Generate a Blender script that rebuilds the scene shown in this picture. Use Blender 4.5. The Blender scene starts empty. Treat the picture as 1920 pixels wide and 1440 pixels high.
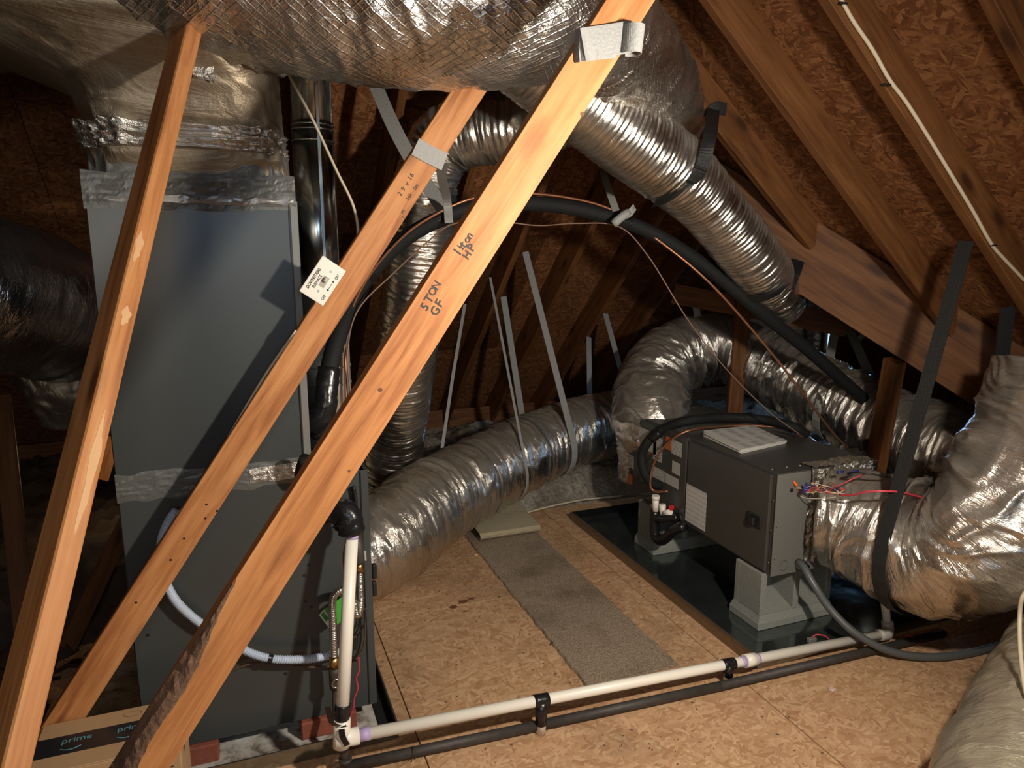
import bpy, bmesh, math, random
import numpy as np
from mathutils import Vector, Matrix

random.seed(7)
rng = np.random.default_rng(11)
scene = bpy.context.scene
COL = scene.collection

# ------------------------------------------------------------------ camera
FPX, PITCH, YAW, CAMZ = 1331.0, math.radians(10.8), math.radians(21.1), 1.6
RIGHT = Vector((math.cos(YAW), -math.sin(YAW), 0))
FWH = Vector((math.sin(YAW), math.cos(YAW), 0))
UPW = Vector((0, 0, 1))
FWD = FWH * math.cos(PITCH) - UPW * math.sin(PITCH)
DOWN = -(UPW * math.cos(PITCH) + FWH * math.sin(PITCH))
EYE = Vector((0, 0, CAMZ))
cam = bpy.data.cameras.new('camera')
cam.sensor_width = 36.0
cam.lens = FPX / 1920 * 36.0
cam.clip_start = 0.02
camo = bpy.data.objects.new('camera', cam)
COL.objects.link(camo)
M = Matrix((RIGHT, -DOWN, -FWD)).transposed().to_4x4()
M.translation = EYE
camo.matrix_world = M
scene.camera = camo

# ------------------------------------------------------------------ world, lights, exposure
w = bpy.data.worlds.new('attic_world'); scene.world = w
w.use_nodes = True
w.node_tree.nodes['Background'].inputs[0].default_value = (0.9, 0.72, 0.55, 1)
w.node_tree.nodes['Background'].inputs[1].default_value = 0.004
scene.view_settings.view_transform = 'Standard'
scene.view_settings.look = 'None'
scene.view_settings.exposure = 0.15
scene.view_settings.gamma = 1.0
scene.view_settings.use_curve_mapping = False

def lamp(name, typ, loc, power, color, target=None, **kw):
    l = bpy.data.lights.new(name, typ)
    l.energy = power; l.color = color
    for k, v in kw.items():
        setattr(l, k, v)
    o = bpy.data.objects.new(name, l); COL.objects.link(o)
    o.location = loc
    if target is not None:
        d = Vector(target) - Vector(loc)
        o.rotation_euler = d.to_track_quat('-Z', 'Y').to_euler()
    return o
# work lamp standing beside the photographer, the lamp that throws the hard shadows
lamp('work_lamp', 'SPOT', (1.22, 0.50, 1.70), 170, (1.0, 0.90, 0.78), (0.70, 2.2, 0.78),
     spot_size=math.radians(166), spot_blend=1.0, shadow_soft_size=0.05)
# daylight from the gable window behind the photographer
lamp('gable_daylight', 'AREA', (0.1, -2.6, 2.0), 14, (0.55, 0.75, 1.0), (0.2, 2.2, 1.4), shape='RECTANGLE', size=0.5, size_y=0.7)
# added warm fill from behind the photographer, no known source there
lamp('fill_light', 'AREA', (-0.8, -1.1, 1.7), 11, (1.0, 0.88, 0.72), (0.3, 2.2, 1.0), shape='RECTANGLE', size=0.6, size_y=0.6)
# daylight from the vent of the cross gable
lamp('vent_daylight', 'AREA', (5.0, 4.4, 0.9), 7, (0.35, 0.62, 1.0), (2.9, 3.4, 0.5), shape='RECTANGLE', size=0.3, size_y=0.5)

# ------------------------------------------------------------------ helpers
def ray(u, v):
    return RIGHT * ((u - 960) / FPX) + DOWN * ((v - 720) / FPX) + FWD
def at(u, v, x=None, y=None, z=None, t=None):
    d = ray(u, v)
    if x is not None: t = x / d.x
    if y is not None: t = y / d.y
    if z is not None: t = (z - CAMZ) / d.z
    return EYE + d * t
def on_plane(u, v, p, n):
    d = ray(u, v); n = Vector(n)
    return EYE + d * ((Vector(p) - EYE).dot(n) / d.dot(n))
def proj(p):
    q = Vector(p) - EYE; z = q.dot(FWD)
    return 960 + FPX * q.dot(RIGHT) / z, 720 + FPX * q.dot(DOWN) / z

def tag(o, label, cat, group=None, kind=None):
    if label: o['label'] = label
    if cat: o['category'] = cat
    if group: o['group'] = group
    if kind: o['kind'] = kind
    return o
def thing(name, label, cat, loc=(0, 0, 0), group=None, kind=None):
    o = bpy.data.objects.new(name, None); COL.objects.link(o)
    o.empty_display_size = 0.05
    o.location = loc
    return tag(o, label, cat, group, kind)
def abs_loc(o):
    v = Vector((0, 0, 0))
    while o is not None:
        v += o.location if o.parent is None else Vector((0, 0, 0)); o = o.parent
    return v
def adopt(o, parent):
    """child of parent, keeping the world placement it was built with"""
    o.parent = parent
    m = parent.get('_m')
    W = world_of(parent)
    o.matrix_parent_inverse = W.inverted()
    return o
WORLD = {}
def world_of(o):
    if o.name in WORLD: return WORLD[o.name]
    m = Matrix.LocRotScale(o.location, o.rotation_euler, o.scale)
    return m
def link(name, me, mat, parent=None, matrix=None):
    o = bpy.data.objects.new(name, me); COL.objects.link(o)
    if mat is not None:
        for m in (mat if isinstance(mat, (list, tuple)) else [mat]): me.materials.append(m)
    mw = matrix if matrix is not None else Matrix()
    o.matrix_world = mw
    WORLD[o.name] = mw.copy()
    if parent is not None: adopt(o, parent)
    return o
def mesh(name, verts, faces, mat, parent=None, smooth=False, matrix=None, uvs=None):
    me = bpy.data.meshes.new(name)
    me.from_pydata([tuple(v) for v in verts], [], [tuple(f) for f in faces])
    if smooth:
        me.polygons.foreach_set('use_smooth', [True] * len(me.polygons))
    if uvs is not None:
        l = me.uv_layers.new(name='UVMap')
        idx = np.zeros(len(me.loops), dtype=np.int32); me.loops.foreach_get('vertex_index', idx)
        l.data.foreach_set('uv', np.asarray(uvs, dtype=np.float32)[idx].ravel())
    me.update()
    return link(name, me, mat, parent, matrix)
def bm_obj(name, bm, mat, parent=None, smooth=False, matrix=None):
    me = bpy.data.meshes.new(name)
    bmesh.ops.recalc_face_normals(bm, faces=bm.faces)
    bm.to_mesh(me); bm.free()
    if smooth: me.polygons.foreach_set('use_smooth', [True] * len(me.polygons))
    return link(name, me, mat, parent, matrix)
def bm_box(lo, hi, bevel=0.0, seg=1):
    bm = bmesh.new()
    bmesh.ops.create_cube(bm, size=1)
    lo, hi = Vector(lo), Vector(hi)
    for v in bm.verts:
        v.co = Vector(((lo[i] + hi[i]) / 2 + v.co[i] * (hi[i] - lo[i])) for i in range(3))
    if bevel > 0:
        bmesh.ops.bevel(bm, geom=bm.edges[:], offset=bevel, segments=seg, affect='EDGES', profile=0.6)
    return bm
def box(name, lo, hi, mat, parent=None, bevel=0.0, matrix=None, seg=1):
    return bm_obj(name, bm_box(lo, hi, bevel, seg), mat, parent, matrix=matrix)
def join_bm(*bms):
    out = bms[0]
    for b in bms[1:]:
        me = bpy.data.meshes.new('tmp'); b.to_mesh(me); b.free()
        out.from_mesh(me); bpy.data.meshes.remove(me)
    return out
def frame(p0, xdir, zdir):
    x = Vector(xdir).normalized(); z = Vector(zdir); z = (z - x * z.dot(x)).normalized()
    y = z.cross(x)
    m = Matrix((x, y, z)).transposed().to_4x4(); m.translation = Vector(p0)
    return m
def beam(name, p0, p1, width, thick, nrm, mat, parent=None, bevel=0.002, rough=0.0, seed=0):
    """timber: p0..p1 run along the middle of the face that looks along nrm"""
    p0, p1 = Vector(p0), Vector(p1)
    L = (p1 - p0).length
    m = frame(p0, p1 - p0, nrm)
    return box(name, (0, -width / 2, -thick), (L, width / 2, 0), mat, parent, bevel, m), m, L
def catmull(P, n_per=None, du=0.01):
    P = np.asarray(P, float)
    Q = np.vstack([2 * P[0] - P[1], P, 2 * P[-1] - P[-2]])
    out = []
    for i in range(1, len(Q) - 2):
        p0, p1, p2, p3 = Q[i - 1], Q[i], Q[i + 1], Q[i + 2]
        L = np.linalg.norm((p2 - p1)[:3])
        k = max(2, int(L / du)) if n_per is None else n_per
        t = np.linspace(0, 1, k, endpoint=False)[:, None]
        out.append(0.5 * ((2 * p1) + (-p0 + p2) * t + (2 * p0 - 5 * p1 + 4 * p2 - p3) * t ** 2 + (-p0 + 3 * p1 - 3 * p2 + p3) * t ** 3))
    out.append(Q[-2][None])
    return np.vstack(out)
def frames(C):
    T = np.gradient(C, axis=0); T /= np.linalg.norm(T, axis=1)[:, None] + 1e-12
    N = np.zeros_like(C)
    n = np.cross(T[0], [0, 0, 1.0])
    if np.linalg.norm(n) < 1e-3: n = np.cross(T[0], [1.0, 0, 0])
    n /= np.linalg.norm(n); N[0] = n
    for i in range(1, len(C)):
        n = n - T[i] * (n @ T[i]); n /= np.linalg.norm(n) + 1e-12; N[i] = n
    return T, N, np.cross(T, N)
_lat = {}
def vnoise(s, t, seed, period):
    if seed not in _lat: _lat[seed] = np.random.default_rng(seed).random((512, 64))
    A = _lat[seed]
    s = np.asarray(s) + 37.0; i = np.floor(s).astype(int); f = s - i; f = f * f * (3 - 2 * f)
    j = np.floor(t).astype(int); g = t - j; g = g * g * (3 - 2 * g)
    j0, j1 = j % period, (j + 1) % period
    i0, i1 = i % 512, (i + 1) % 512
    return (A[i0, j0] * (1 - f) + A[i1, j0] * f) * (1 - g) + (A[i0, j1] * (1 - f) + A[i1, j1] * f) * g
DUCT = {}
def tube(name, ctrl, r, mat, parent=None, nv=12, du=0.012, disp=None, caps=True, smooth=True, taper=None):
    """ctrl: points (or (point, radius)); a tube swept along a smooth curve"""
    P = []
    for c in ctrl:
        if isinstance(c, tuple) and len(c) == 2 and not isinstance(c[0], (int, float)):
            P.append([*c[0], c[1]])
        else:
            P.append([*c, r])
    S = catmull(P, du=du)
    C, R = S[:, :3], S[:, 3]
    T, N, B = frames(C)
    n = len(C)
    ln = np.concatenate([[0], np.cumsum(np.linalg.norm(np.diff(C, axis=0), axis=1))])
    mid = n // 2; tv = np.array(EYE) - C[mid]; a0 = math.atan2(tv @ B[mid], tv @ N[mid]) + math.pi
    ca, sa = math.cos(a0), math.sin(a0); N, B = N * ca + B * sa, B * ca - N * sa
    th = np.linspace(0, 2 * np.pi, nv, endpoint=False)
    SS, TH = np.meshgrid(ln, th, indexing='ij')
    RR = np.repeat(R[:, None], nv, 1)
    dirs = N[:, None, :] * np.cos(TH)[..., None] + B[:, None, :] * np.sin(TH)[..., None]
    if disp is not None:
        curv = np.gradient(T, axis=0) / (np.gradient(ln)[:, None] + 1e-9)
        inner = np.clip((dirs * curv[:, None, :]).sum(-1) * RR, 0, 1.2)
        RR = RR + disp(SS, TH, RR, inner, ln[-1])
    V = (C[:, None, :] + dirs * RR[..., None]).reshape(-1, 3)
    uv = np.stack([SS, TH * r], -1).reshape(-1, 2)
    i = np.arange(n - 1)[:, None] * nv; j = np.arange(nv)[None]; j2 = (j + 1) % nv
    Fq = np.stack([i + j, i + j2, i + nv + j2, i + nv + j], -1).reshape(-1, 4).tolist()
    V = V.tolist(); uv = uv.tolist()
    if caps:
        Fq.append(list(range(nv))[::-1]); Fq.append([(n - 1) * nv + k for k in range(nv)])
    c0 = np.array(C[0])
    o = mesh(name, (np.array(V) - c0).tolist(), Fq, mat, parent, smooth, Matrix.Translation(Vector(c0)), uv)
    DUCT[o.name] = (C, T, R)
    return o
def ring(name, duct, u, width, mat, parent, extra=0.004, nv=64):
    """band around a duct at the place whose centre shows nearest image column u"""
    C, T, R = DUCT[duct]
    k = u if isinstance(u, int) and u < 0 else int(np.argmin([abs(proj(c)[0] - u) for c in C]))
    c, t, r = Vector(C[k]), Vector(T[k]), R[k] + extra
    return tube(name, [c - t * width / 2, c, c + t * width / 2], r, mat, parent, nv=nv, du=width / 3, caps=False)
def ribbon(name, pts, width, wdir, mat, parent=None, thick=0.002, du=0.01, straight=False):
    """webbing: a flat strip following pts; wdir a vector or one per point"""
    P = np.array([[*p] for p in pts], float)
    C = P if straight else catmull(P, du=du)
    T = np.gradient(C, axis=0); T /= np.linalg.norm(T, axis=1)[:, None]
    if isinstance(wdir, list):
        W0 = np.array([[*q] for q in wdir], float)
        W = W0 if straight else catmull(W0, n_per=1)
        if len(W) != len(C):
            xs = np.linspace(0, 1, len(W0)); W = np.stack([np.interp(np.linspace(0, 1, len(C)), xs, W0[:, k]) for k in range(3)], 1)
    else:
        W = np.repeat(np.array([[*wdir]], float), len(C), 0)
    W = W - T * (W * T).sum(1)[:, None]; W /= np.linalg.norm(W, axis=1)[:, None] + 1e-9
    Nn = np.cross(T, W)
    V = []
    for a, b in ((-1, -1), (1, -1), (1, 1), (-1, 1)):
        V.append(C + W * a * width / 2 + Nn * b * thick / 2)
    V = np.stack(V, 1).reshape(-1, 3)
    F = []
    for i in range(len(C) - 1):
        for k in range(4):
            F.append([i * 4 + k, i * 4 + (k + 1) % 4, (i + 1) * 4 + (k + 1) % 4, (i + 1) * 4 + k])
    F.append([3, 2, 1, 0]); q = (len(C) - 1) * 4; F.append([q, q + 1, q + 2, q + 3])
    return mesh(name, V, F, mat, parent)
def hang_strap(name, a1, a2, duct, u, width, mat, label, cat='strap', group=None, off=0.008, flip=False):
    """strap from a1 down one side of a duct, under it and up to a2"""
    C, T, R = DUCT[duct]
    k = int(np.argmin([abs(proj(c)[0] - u) for c in C])) if not isinstance(u, float) else int(u * (len(C) - 1))
    c, t, r = Vector(C[k]), Vector(T[k]).normalized(), R[k] + off
    up = (UPW - t * UPW.dot(t)).normalized(); e1 = t.cross(up).normalized()
    if e1.dot(EYE - c) < 0: e1 = -e1
    pts = [Vector(a1)] if a1 is not None else []
    for a in range(15, -196, -15):
        q = math.radians(a); pts.append(c + (e1 * math.cos(q) + up * math.sin(q)) * r)
    if a2 is not None: pts.append(Vector(a2))
    o = ribbon(name, pts, width, t, mat, thick=0.0025, straight=True)
    return tag(o, label, cat, group)
FONT = None
def text(name, s, size, m, mat, parent, xscale=1.0, bold=0.0, space=1.0, align='LEFT'):
    cu = bpy.data.curves.new('tmp_text', 'FONT'); cu.body = s; cu.size = size; cu.align_x = align
    cu.space_character = space; cu.resolution_u = 3; cu.offset = bold; cu.extrude = 0.0002
    ob = bpy.data.objects.new('tmp_text', cu)
    COL.objects.link(ob)
    dg = bpy.context.evaluated_depsgraph_get()
    me = bpy.data.meshes.new_from_object(ob.evaluated_get(dg))
    bpy.data.objects.remove(ob); bpy.data.curves.remove(cu)
    me.name = name; me.materials.clear()
    return link(name, me, mat, parent, m @ Matrix.Diagonal((xscale, 1, 1, 1)))

# ------------------------------------------------------------------ materials
def new_mat(name):
    m = bpy.data.materials.new(name); m.use_nodes = True
    nt = m.node_tree; b = nt.nodes['Principled BSDF']
    return m, nt, b
def N(nt, t, **kw):
    n = nt.nodes.new(t)
    for k, v in kw.items():
        if k == 'inp':
            for a, c in v.items(): n.inputs[a].default_value = c
        else: setattr(n, k, v)
    return n
def ramp(nt, src, stops):
    r = N(nt, 'ShaderNodeValToRGB'); e = r.color_ramp.elements
    while len(e) < len(stops): e.new(0.5)
    for k, (p, c) in enumerate(stops): e[k].position = p; e[k].color = (*c, 1)
    nt.links.new(src, r.inputs[0]); return r.outputs[0]
def mixc(nt, fac, a, b, mode='MIX'):
    n = N(nt, 'ShaderNodeMix', data_type='RGBA', blend_type=mode)
    for s, k in ((fac, 0), (a, 6), (b, 7)):
        if hasattr(s, 'is_linked'): nt.links.new(s, n.inputs[k])
        else: n.inputs[k].default_value = s if k == 0 else (*s, 1)
    return n.outputs[2]
def math_(nt, op, a, b=None):
    n = N(nt, 'ShaderNodeMath', operation=op)
    for k, s in enumerate((a, b)):
        if s is None: continue
        if hasattr(s, 'is_linked'): nt.links.new(s, n.inputs[k])
        else: n.inputs[k].default_value = s
    return n.outputs[0]
def coords(nt, scale=(1, 1, 1), rot=(0, 0, 0), kind='Object', rand=True):
    tc = N(nt, 'ShaderNodeTexCoord'); mp = N(nt, 'ShaderNodeMapping')
    mp.inputs['Scale'].default_value = scale; mp.inputs['Rotation'].default_value = rot
    src = tc.outputs[kind]
    if rand:
        oi = N(nt, 'ShaderNodeObjectInfo'); mul = math_(nt, 'MULTIPLY', oi.outputs['Random'], 31.0)
        cx = N(nt, 'ShaderNodeVectorMath', operation='ADD')
        nt.links.new(src, cx.inputs[0]); nt.links.new(mul, cx.inputs[1]); src = cx.outputs[0]
    nt.links.new(src, mp.inputs[0]); return mp.outputs[0]
def noise(nt, vec, scale, detail=4, rough=0.6, dist=0.0):
    n = N(nt, 'ShaderNodeTexNoise', inp={'Scale': scale, 'Detail': detail, 'Roughness': rough, 'Distortion': dist})
    nt.links.new(vec, n.inputs['Vector']); return n.outputs['Fac']
def bump(nt, b, h, strength=0.3, dist=0.01):
    n = N(nt, 'ShaderNodeBump', inp={'Strength': strength, 'Distance': dist})
    nt.links.new(h, n.inputs['Height']); nt.links.new(n.outputs[0], b.inputs['Normal']); return n
def plain(name, col, rough=0.5, metal=0.0, var=0.12, bumps=0.0, scale=40, spec=None, coat=0.0):
    m, nt, b = new_mat(name)
    v = coords(nt); f = noise(nt, v, scale, 4)
    c = mixc(nt, f, tuple(x * (1 - var) for x in col), tuple(min(1, x * (1 + var)) for x in col))
    nt.links.new(c, b.inputs['Base Color'])
    b.inputs['Roughness'].default_value = rough; b.inputs['Metallic'].default_value = metal
    if spec is not None: b.inputs['Specular IOR Level'].default_value = spec
    if coat: b.inputs['Coat Weight'].default_value = coat
    if bumps: bump(nt, b, f, bumps, 0.004)
    return m
def wood(name, c_lo, c_mid, c_hi, knots=True):
    m, nt, b = new_mat(name)
    v = coords(nt, (1.1, 16, 16))
    v2 = coords(nt, (0.5, 5, 5))
    g = noise(nt, v, 3.0, 6, 0.6, 0.6)
    g2 = noise(nt, v2, 2.2, 4, 0.55, 1.4)
    col = ramp(nt, math_(nt, 'ADD', math_(nt, 'MULTIPLY', g, 0.55), math_(nt, 'MULTIPLY', g2, 0.5)),
               [(0.38, c_lo), (0.52, c_mid), (0.66, c_hi)])
    blot = noise(nt, coords(nt, (2.0, 5, 5)), 2.0, 3, 0.5)
    col = mixc(nt, ramp(nt, blot, [(0.55, (0, 0, 0)), (0.8, (0.55, 0.55, 0.55))]), col, tuple(x * 0.62 for x in c_mid))
    if knots:
        vo = N(nt, 'ShaderNodeTexVoronoi', inp={'Scale': 1.0, 'Randomness': 1.0})
        nt.links.new(coords(nt, (3.2, 9, 9)), vo.inputs['Vector'])
        kn = ramp(nt, vo.outputs['Distance'], [(0.09, (0.95, 0.95, 0.95)), (0.15, (0.45, 0.45, 0.45)), (0.26, (0, 0, 0))])
        col = mixc(nt, kn, col, tuple(x * 0.5 for x in c_lo))
    nt.links.new(col, b.inputs['Base Color'])
    b.inputs['Roughness'].default_value = 0.62
    b.inputs['Specular IOR Level'].default_value = 0.3
    bump(nt, b, g, 0.25, 0.003)
    return m
def osb(name, stops, scale=1.0, dirt=0.0):
    m, nt, b = new_mat(name)
    best_h = best_v = None
    base = coords(nt, (1, 1, 1))
    wob = N(nt, 'ShaderNodeTexNoise', inp={'Scale': 5.0, 'Detail': 2.0}); nt.links.new(base, wob.inputs['Vector'])
    sub = N(nt, 'ShaderNodeVectorMath', operation='MULTIPLY_ADD')
    nt.links.new(wob.outputs['Color'], sub.inputs[0]); sub.inputs[1].default_value = (0.012, 0.012, 0); nt.links.new(base, sub.inputs[2])
    for k, ang in enumerate((8, 52, -38, 97, -12)):
        rot = N(nt, 'ShaderNodeVectorRotate', rotation_type='Z_AXIS', inp={'Angle': math.radians(ang)})
        nt.links.new(sub.outputs[0], rot.inputs[0])
        mul = N(nt, 'ShaderNodeVectorMath', operation='MULTIPLY')
        s = (13 + k * 3) * scale
        nt.links.new(rot.outputs[0], mul.inputs[0]); mul.inputs[1].default_value = (s, s * 4.2, 1)
        add = N(nt, 'ShaderNodeVectorMath', operation='ADD'); nt.links.new(mul.outputs[0], add.inputs[0]); add.inputs[1].default_value = (k * 7.3, k * 3.1, 0)
        vo = N(nt, 'ShaderNodeTexVoronoi', voronoi_dimensions='2D', inp={'Scale': 1.0}); nt.links.new(add.outputs[0], vo.inputs['Vector'])
        sep = N(nt, 'ShaderNodeSeparateColor'); nt.links.new(vo.outputs['Color'], sep.inputs[0])
        h, val = sep.outputs[0], sep.outputs[1]
        if k == 0: best_h, best_v = h, val
        else:
            gt = math_(nt, 'GREATER_THAN', h, best_h)
            mx = N(nt, 'ShaderNodeMix', data_type='FLOAT'); nt.links.new(gt, mx.inputs[0]); nt.links.new(best_v, mx.inputs[2]); nt.links.new(val, mx.inputs[3])
            best_v = mx.outputs[0]; best_h = math_(nt, 'MAXIMUM', h, best_h)
    fine = noise(nt, coords(nt, (40, 40, 40)), 4, 5, 0.7)
    v = math_(nt, 'ADD', math_(nt, 'MULTIPLY', best_v, 0.7), math_(nt, 'MULTIPLY', fine, 0.4))
    col = ramp(nt, v, stops)
    if dirt:
        dn = noise(nt, coords(nt, (1, 1, 1)), 2.6, 6, 0.65)
        col = mixc(nt, ramp(nt, dn, [(0.5, (0, 0, 0)), (0.75, (dirt, dirt, dirt))]), col, (0.12, 0.085, 0.05))
        sp = noise(nt, coords(nt, (1, 1, 1)), 55, 2, 0.5)
        col = mixc(nt, ramp(nt, sp, [(0.70, (0, 0, 0)), (0.76, (0.8, 0.8, 0.8))]), col, (0.06, 0.04, 0.025))
    nt.links.new(col, b.inputs['Base Color'])
    b.inputs['Roughness'].default_value = 0.75; b.inputs['Specular IOR Level'].default_value = 0.2
    bump(nt, b, math_(nt, 'ADD', best_v, fine), 0.35, 0.002)
    return m
def foil(name, col=(0.66, 0.63, 0.58), rough=0.21, scrim=False, dust=0.2, along=42, around=7, bstr=0.55, dustcol=(0.27, 0.22, 0.155), settle=0.9):
    m, nt, b = new_mat(name)
    tc = N(nt, 'ShaderNodeTexCoord'); mp = N(nt, 'ShaderNodeMapping'); mp.inputs['Scale'].default_value = (along, around, 1)
    nt.links.new(tc.outputs['UV'], mp.inputs[0])
    oi = N(nt, 'ShaderNodeObjectInfo')
    n1 = N(nt, 'ShaderNodeTexNoise', inp={'Scale': 1.0, 'Detail': 5, 'Roughness': 0.62, 'Distortion': 0.8}); nt.links.new(mp.outputs[0], n1.inputs['Vector'])
    rid = math_(nt, 'ABSOLUTE', math_(nt, 'SUBTRACT', n1.outputs['Fac'], 0.5))
    n2 = noise(nt, coords(nt, (1, 1, 1)), 38, 5, 0.6)
    h = math_(nt, 'ADD', math_(nt, 'MULTIPLY', rid, -1.6), math_(nt, 'MULTIPLY', n2, 0.35))
    if scrim:
        a = N(nt, 'ShaderNodeTexWave', bands_direction='DIAGONAL', inp={'Scale': 24.0, 'Distortion': 0.8, 'Detail': 1.0}); nt.links.new(tc.outputs['UV'], a.inputs['Vector'])
        mp2 = N(nt, 'ShaderNodeMapping'); mp2.inputs['Scale'].default_value = (1, -1, 1); nt.links.new(tc.outputs['UV'], mp2.inputs[0])
        a2 = N(nt, 'ShaderNodeTexWave', bands_direction='DIAGONAL', inp={'Scale': 24.0, 'Distortion': 0.8, 'Detail': 1.0}); nt.links.new(mp2.outputs[0], a2.inputs['Vector'])
        for q in (a, a2):
            h = math_(nt, 'ADD', h, math_(nt, 'MULTIPLY', math_(nt, 'POWER', q.outputs['Fac'], 14.0), 0.16))
    bump(nt, b, h, bstr, 0.012)
    d = noise(nt, coords(nt, (1, 1, 1)), 4.5, 5, 0.6)
    dr = ramp(nt, d, [(0.4, (0, 0, 0)), (0.75, (dust, dust, dust))])
    if settle:      # dust that has settled on whatever faces up
        ge = N(nt, 'ShaderNodeNewGeometry'); sz = N(nt, 'ShaderNodeSeparateXYZ'); nt.links.new(ge.outputs['Normal'], sz.inputs[0])
        up = math_(nt, 'MULTIPLY', ramp(nt, sz.outputs[2], [(0.15, (0, 0, 0)), (0.85, (1, 1, 1))]), math_(nt, 'MULTIPLY', math_(nt, 'ADD', d, 0.25), settle))
        dr = math_(nt, 'MINIMUM', math_(nt, 'ADD', dr, up), 1.0)
    nt.links.new(mixc(nt, dr, col, dustcol), b.inputs['Base Color'])
    met = math_(nt, 'SUBTRACT', 1.0, math_(nt, 'MULTIPLY', dr, 0.55)); nt.links.new(met, b.inputs['Metallic'])
    nt.links.new(math_(nt, 'ADD', math_(nt, 'MULTIPLY', d, 0.22), rough - 0.08), b.inputs['Roughness'])
    return m

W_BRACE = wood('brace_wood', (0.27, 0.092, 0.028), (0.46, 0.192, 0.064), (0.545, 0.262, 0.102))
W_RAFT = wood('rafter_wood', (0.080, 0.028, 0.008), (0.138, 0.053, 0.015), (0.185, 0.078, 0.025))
BARK = plain('bark', (0.16, 0.09, 0.055), 0.95, var=0.7, bumps=1.0, scale=60)
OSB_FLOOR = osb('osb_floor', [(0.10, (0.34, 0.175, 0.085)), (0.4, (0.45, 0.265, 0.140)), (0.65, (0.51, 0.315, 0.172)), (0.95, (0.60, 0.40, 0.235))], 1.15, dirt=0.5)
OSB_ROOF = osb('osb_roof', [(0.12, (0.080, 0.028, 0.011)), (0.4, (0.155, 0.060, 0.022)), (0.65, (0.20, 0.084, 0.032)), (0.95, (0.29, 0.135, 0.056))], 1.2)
FOIL = foil('foil_jacket')
FOIL_RIB = foil('foil_ribbed', along=90, around=5, rough=0.22, bstr=0.35)
FOIL_SCRIM = foil('foil_scrim', col=(0.74, 0.72, 0.68), scrim=True, along=24, around=24, rough=0.27, dust=0.12, bstr=0.55, settle=0.3)
FOIL_TAN = foil('foil_dusty', col=(0.30, 0.25, 0.18), rough=0.48, dust=1.0, along=14, around=10, bstr=0.4)
FOIL_DARK = foil('foil_dark', col=(0.42, 0.42, 0.42), rough=0.22)
TAPE_FOIL = foil('foil_tape', col=(0.46, 0.45, 0.42), rough=0.3, dust=0.6, along=40, around=40)
GREY = plain('grey_enamel', (0.047, 0.053, 0.052), 0.34, var=0.06, scale=3, spec=0.5)
GREY2 = plain('grey_enamel_dark', (0.050, 0.049, 0.043), 0.36, var=0.08, scale=5)
GREYL = plain('grey_edge', (0.17, 0.17, 0.155), 0.35, var=0.05)
GALV = plain('galvanised', (0.30, 0.33, 0.33), 0.18, 1.0, var=0.35, scale=9)
PIPE_M = plain('flue_metal', (0.32, 0.33, 0.32), 0.22, 1.0, var=0.2, scale=6)
STEEL = plain('steel', (0.55, 0.53, 0.49), 0.3, 1.0)
BRASS = plain('brass', (0.50, 0.32, 0.13), 0.35, 1.0)
IRON = plain('black_iron', (0.055, 0.048, 0.042), 0.6, 0.3, var=0.5, bumps=0.3)
PVC = plain('white_pvc', (0.80, 0.76, 0.66), 0.38, var=0.05, scale=12)
PRIMER = plain('purple_primer', (0.42, 0.33, 0.55), 0.5, var=0.3)
FOAM = plain('black_foam', (0.009, 0.0095, 0.0095), 0.75, var=0.3, bumps=0.15, spec=0.3)
TAPE = plain('black_tape', (0.010, 0.010, 0.011), 0.25, var=0.3, bumps=0.6, scale=30)
RUB = plain('black_plastic', (0.012, 0.012, 0.012), 0.4)
COPPER = plain('copper', (0.42, 0.19, 0.10), 0.42, 0.8, var=0.25)
STRAPG = plain('grey_webbing', (0.29, 0.29, 0.275), 0.6, var=0.15, bumps=0.5, scale=150)
STRAPB = plain('black_webbing', (0.011, 0.0115, 0.011), 0.6, var=0.2, bumps=0.5, scale=150)
CREAM = plain('cream_cable', (0.58, 0.50, 0.36), 0.5, var=0.1)
WHITEP = plain('white_plate', (0.74, 0.71, 0.62), 0.4, var=0.03)
INK = plain('ink', (0.03, 0.026, 0.022), 0.7)
BLUEC = plain('blue_conduit', (0.46, 0.54, 0.66), 0.45, var=0.08)
GWHIP = plain('grey_conduit', (0.085, 0.09, 0.088), 0.4, var=0.1)
CONC = plain('concrete', (0.23, 0.235, 0.205), 0.92, var=0.4, bumps=1.0, scale=190)
BRICKM = plain('red_brick', (0.22, 0.062, 0.036), 0.9, var=0.35, bumps=0.6, scale=60)
CARD = plain('cardboard', (0.42, 0.27, 0.14), 0.75, var=0.1, scale=10)
BOXTAPE = plain('black_box_tape', (0.016, 0.017, 0.02), 0.28, var=0.2)
TEAL = plain('tape_print', (0.10, 0.30, 0.36), 0.4)
PAPER = plain('paper', (0.62, 0.59, 0.54), 0.7, var=0.08, scale=25)
GREENT = plain('green_card', (0.06, 0.33, 0.045), 0.45, var=0.1)
ORANGEL = plain('orange_print', (0.48, 0.13, 0.03), 0.5)
REDP = plain('red_plastic', (0.55, 0.02, 0.03), 0.4)
REDW = plain('red_wire', (0.55, 0.05, 0.07), 0.4)
WHITEW = plain('white_wire', (0.65, 0.6, 0.5), 0.45)
BLUEW = plain('blue_wire', (0.02, 0.03, 0.16), 0.4)
ORANGEW = plain('orange_nut', (0.8, 0.15, 0.03), 0.4)
YELW = plain('yellow_wire', (0.55, 0.42, 0.14), 0.45)
BACKING = plain('carpet_backing', (0.36, 0.31, 0.20), 0.85, var=0.12, bumps=0.4, scale=110)
m_, nt_, b_ = new_mat('carpet_pile')
f1 = noise(nt_, coords(nt_), 150, 4, 0.75); f2 = noise(nt_, coords(nt_), 4.0, 5, 0.6)
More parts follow.
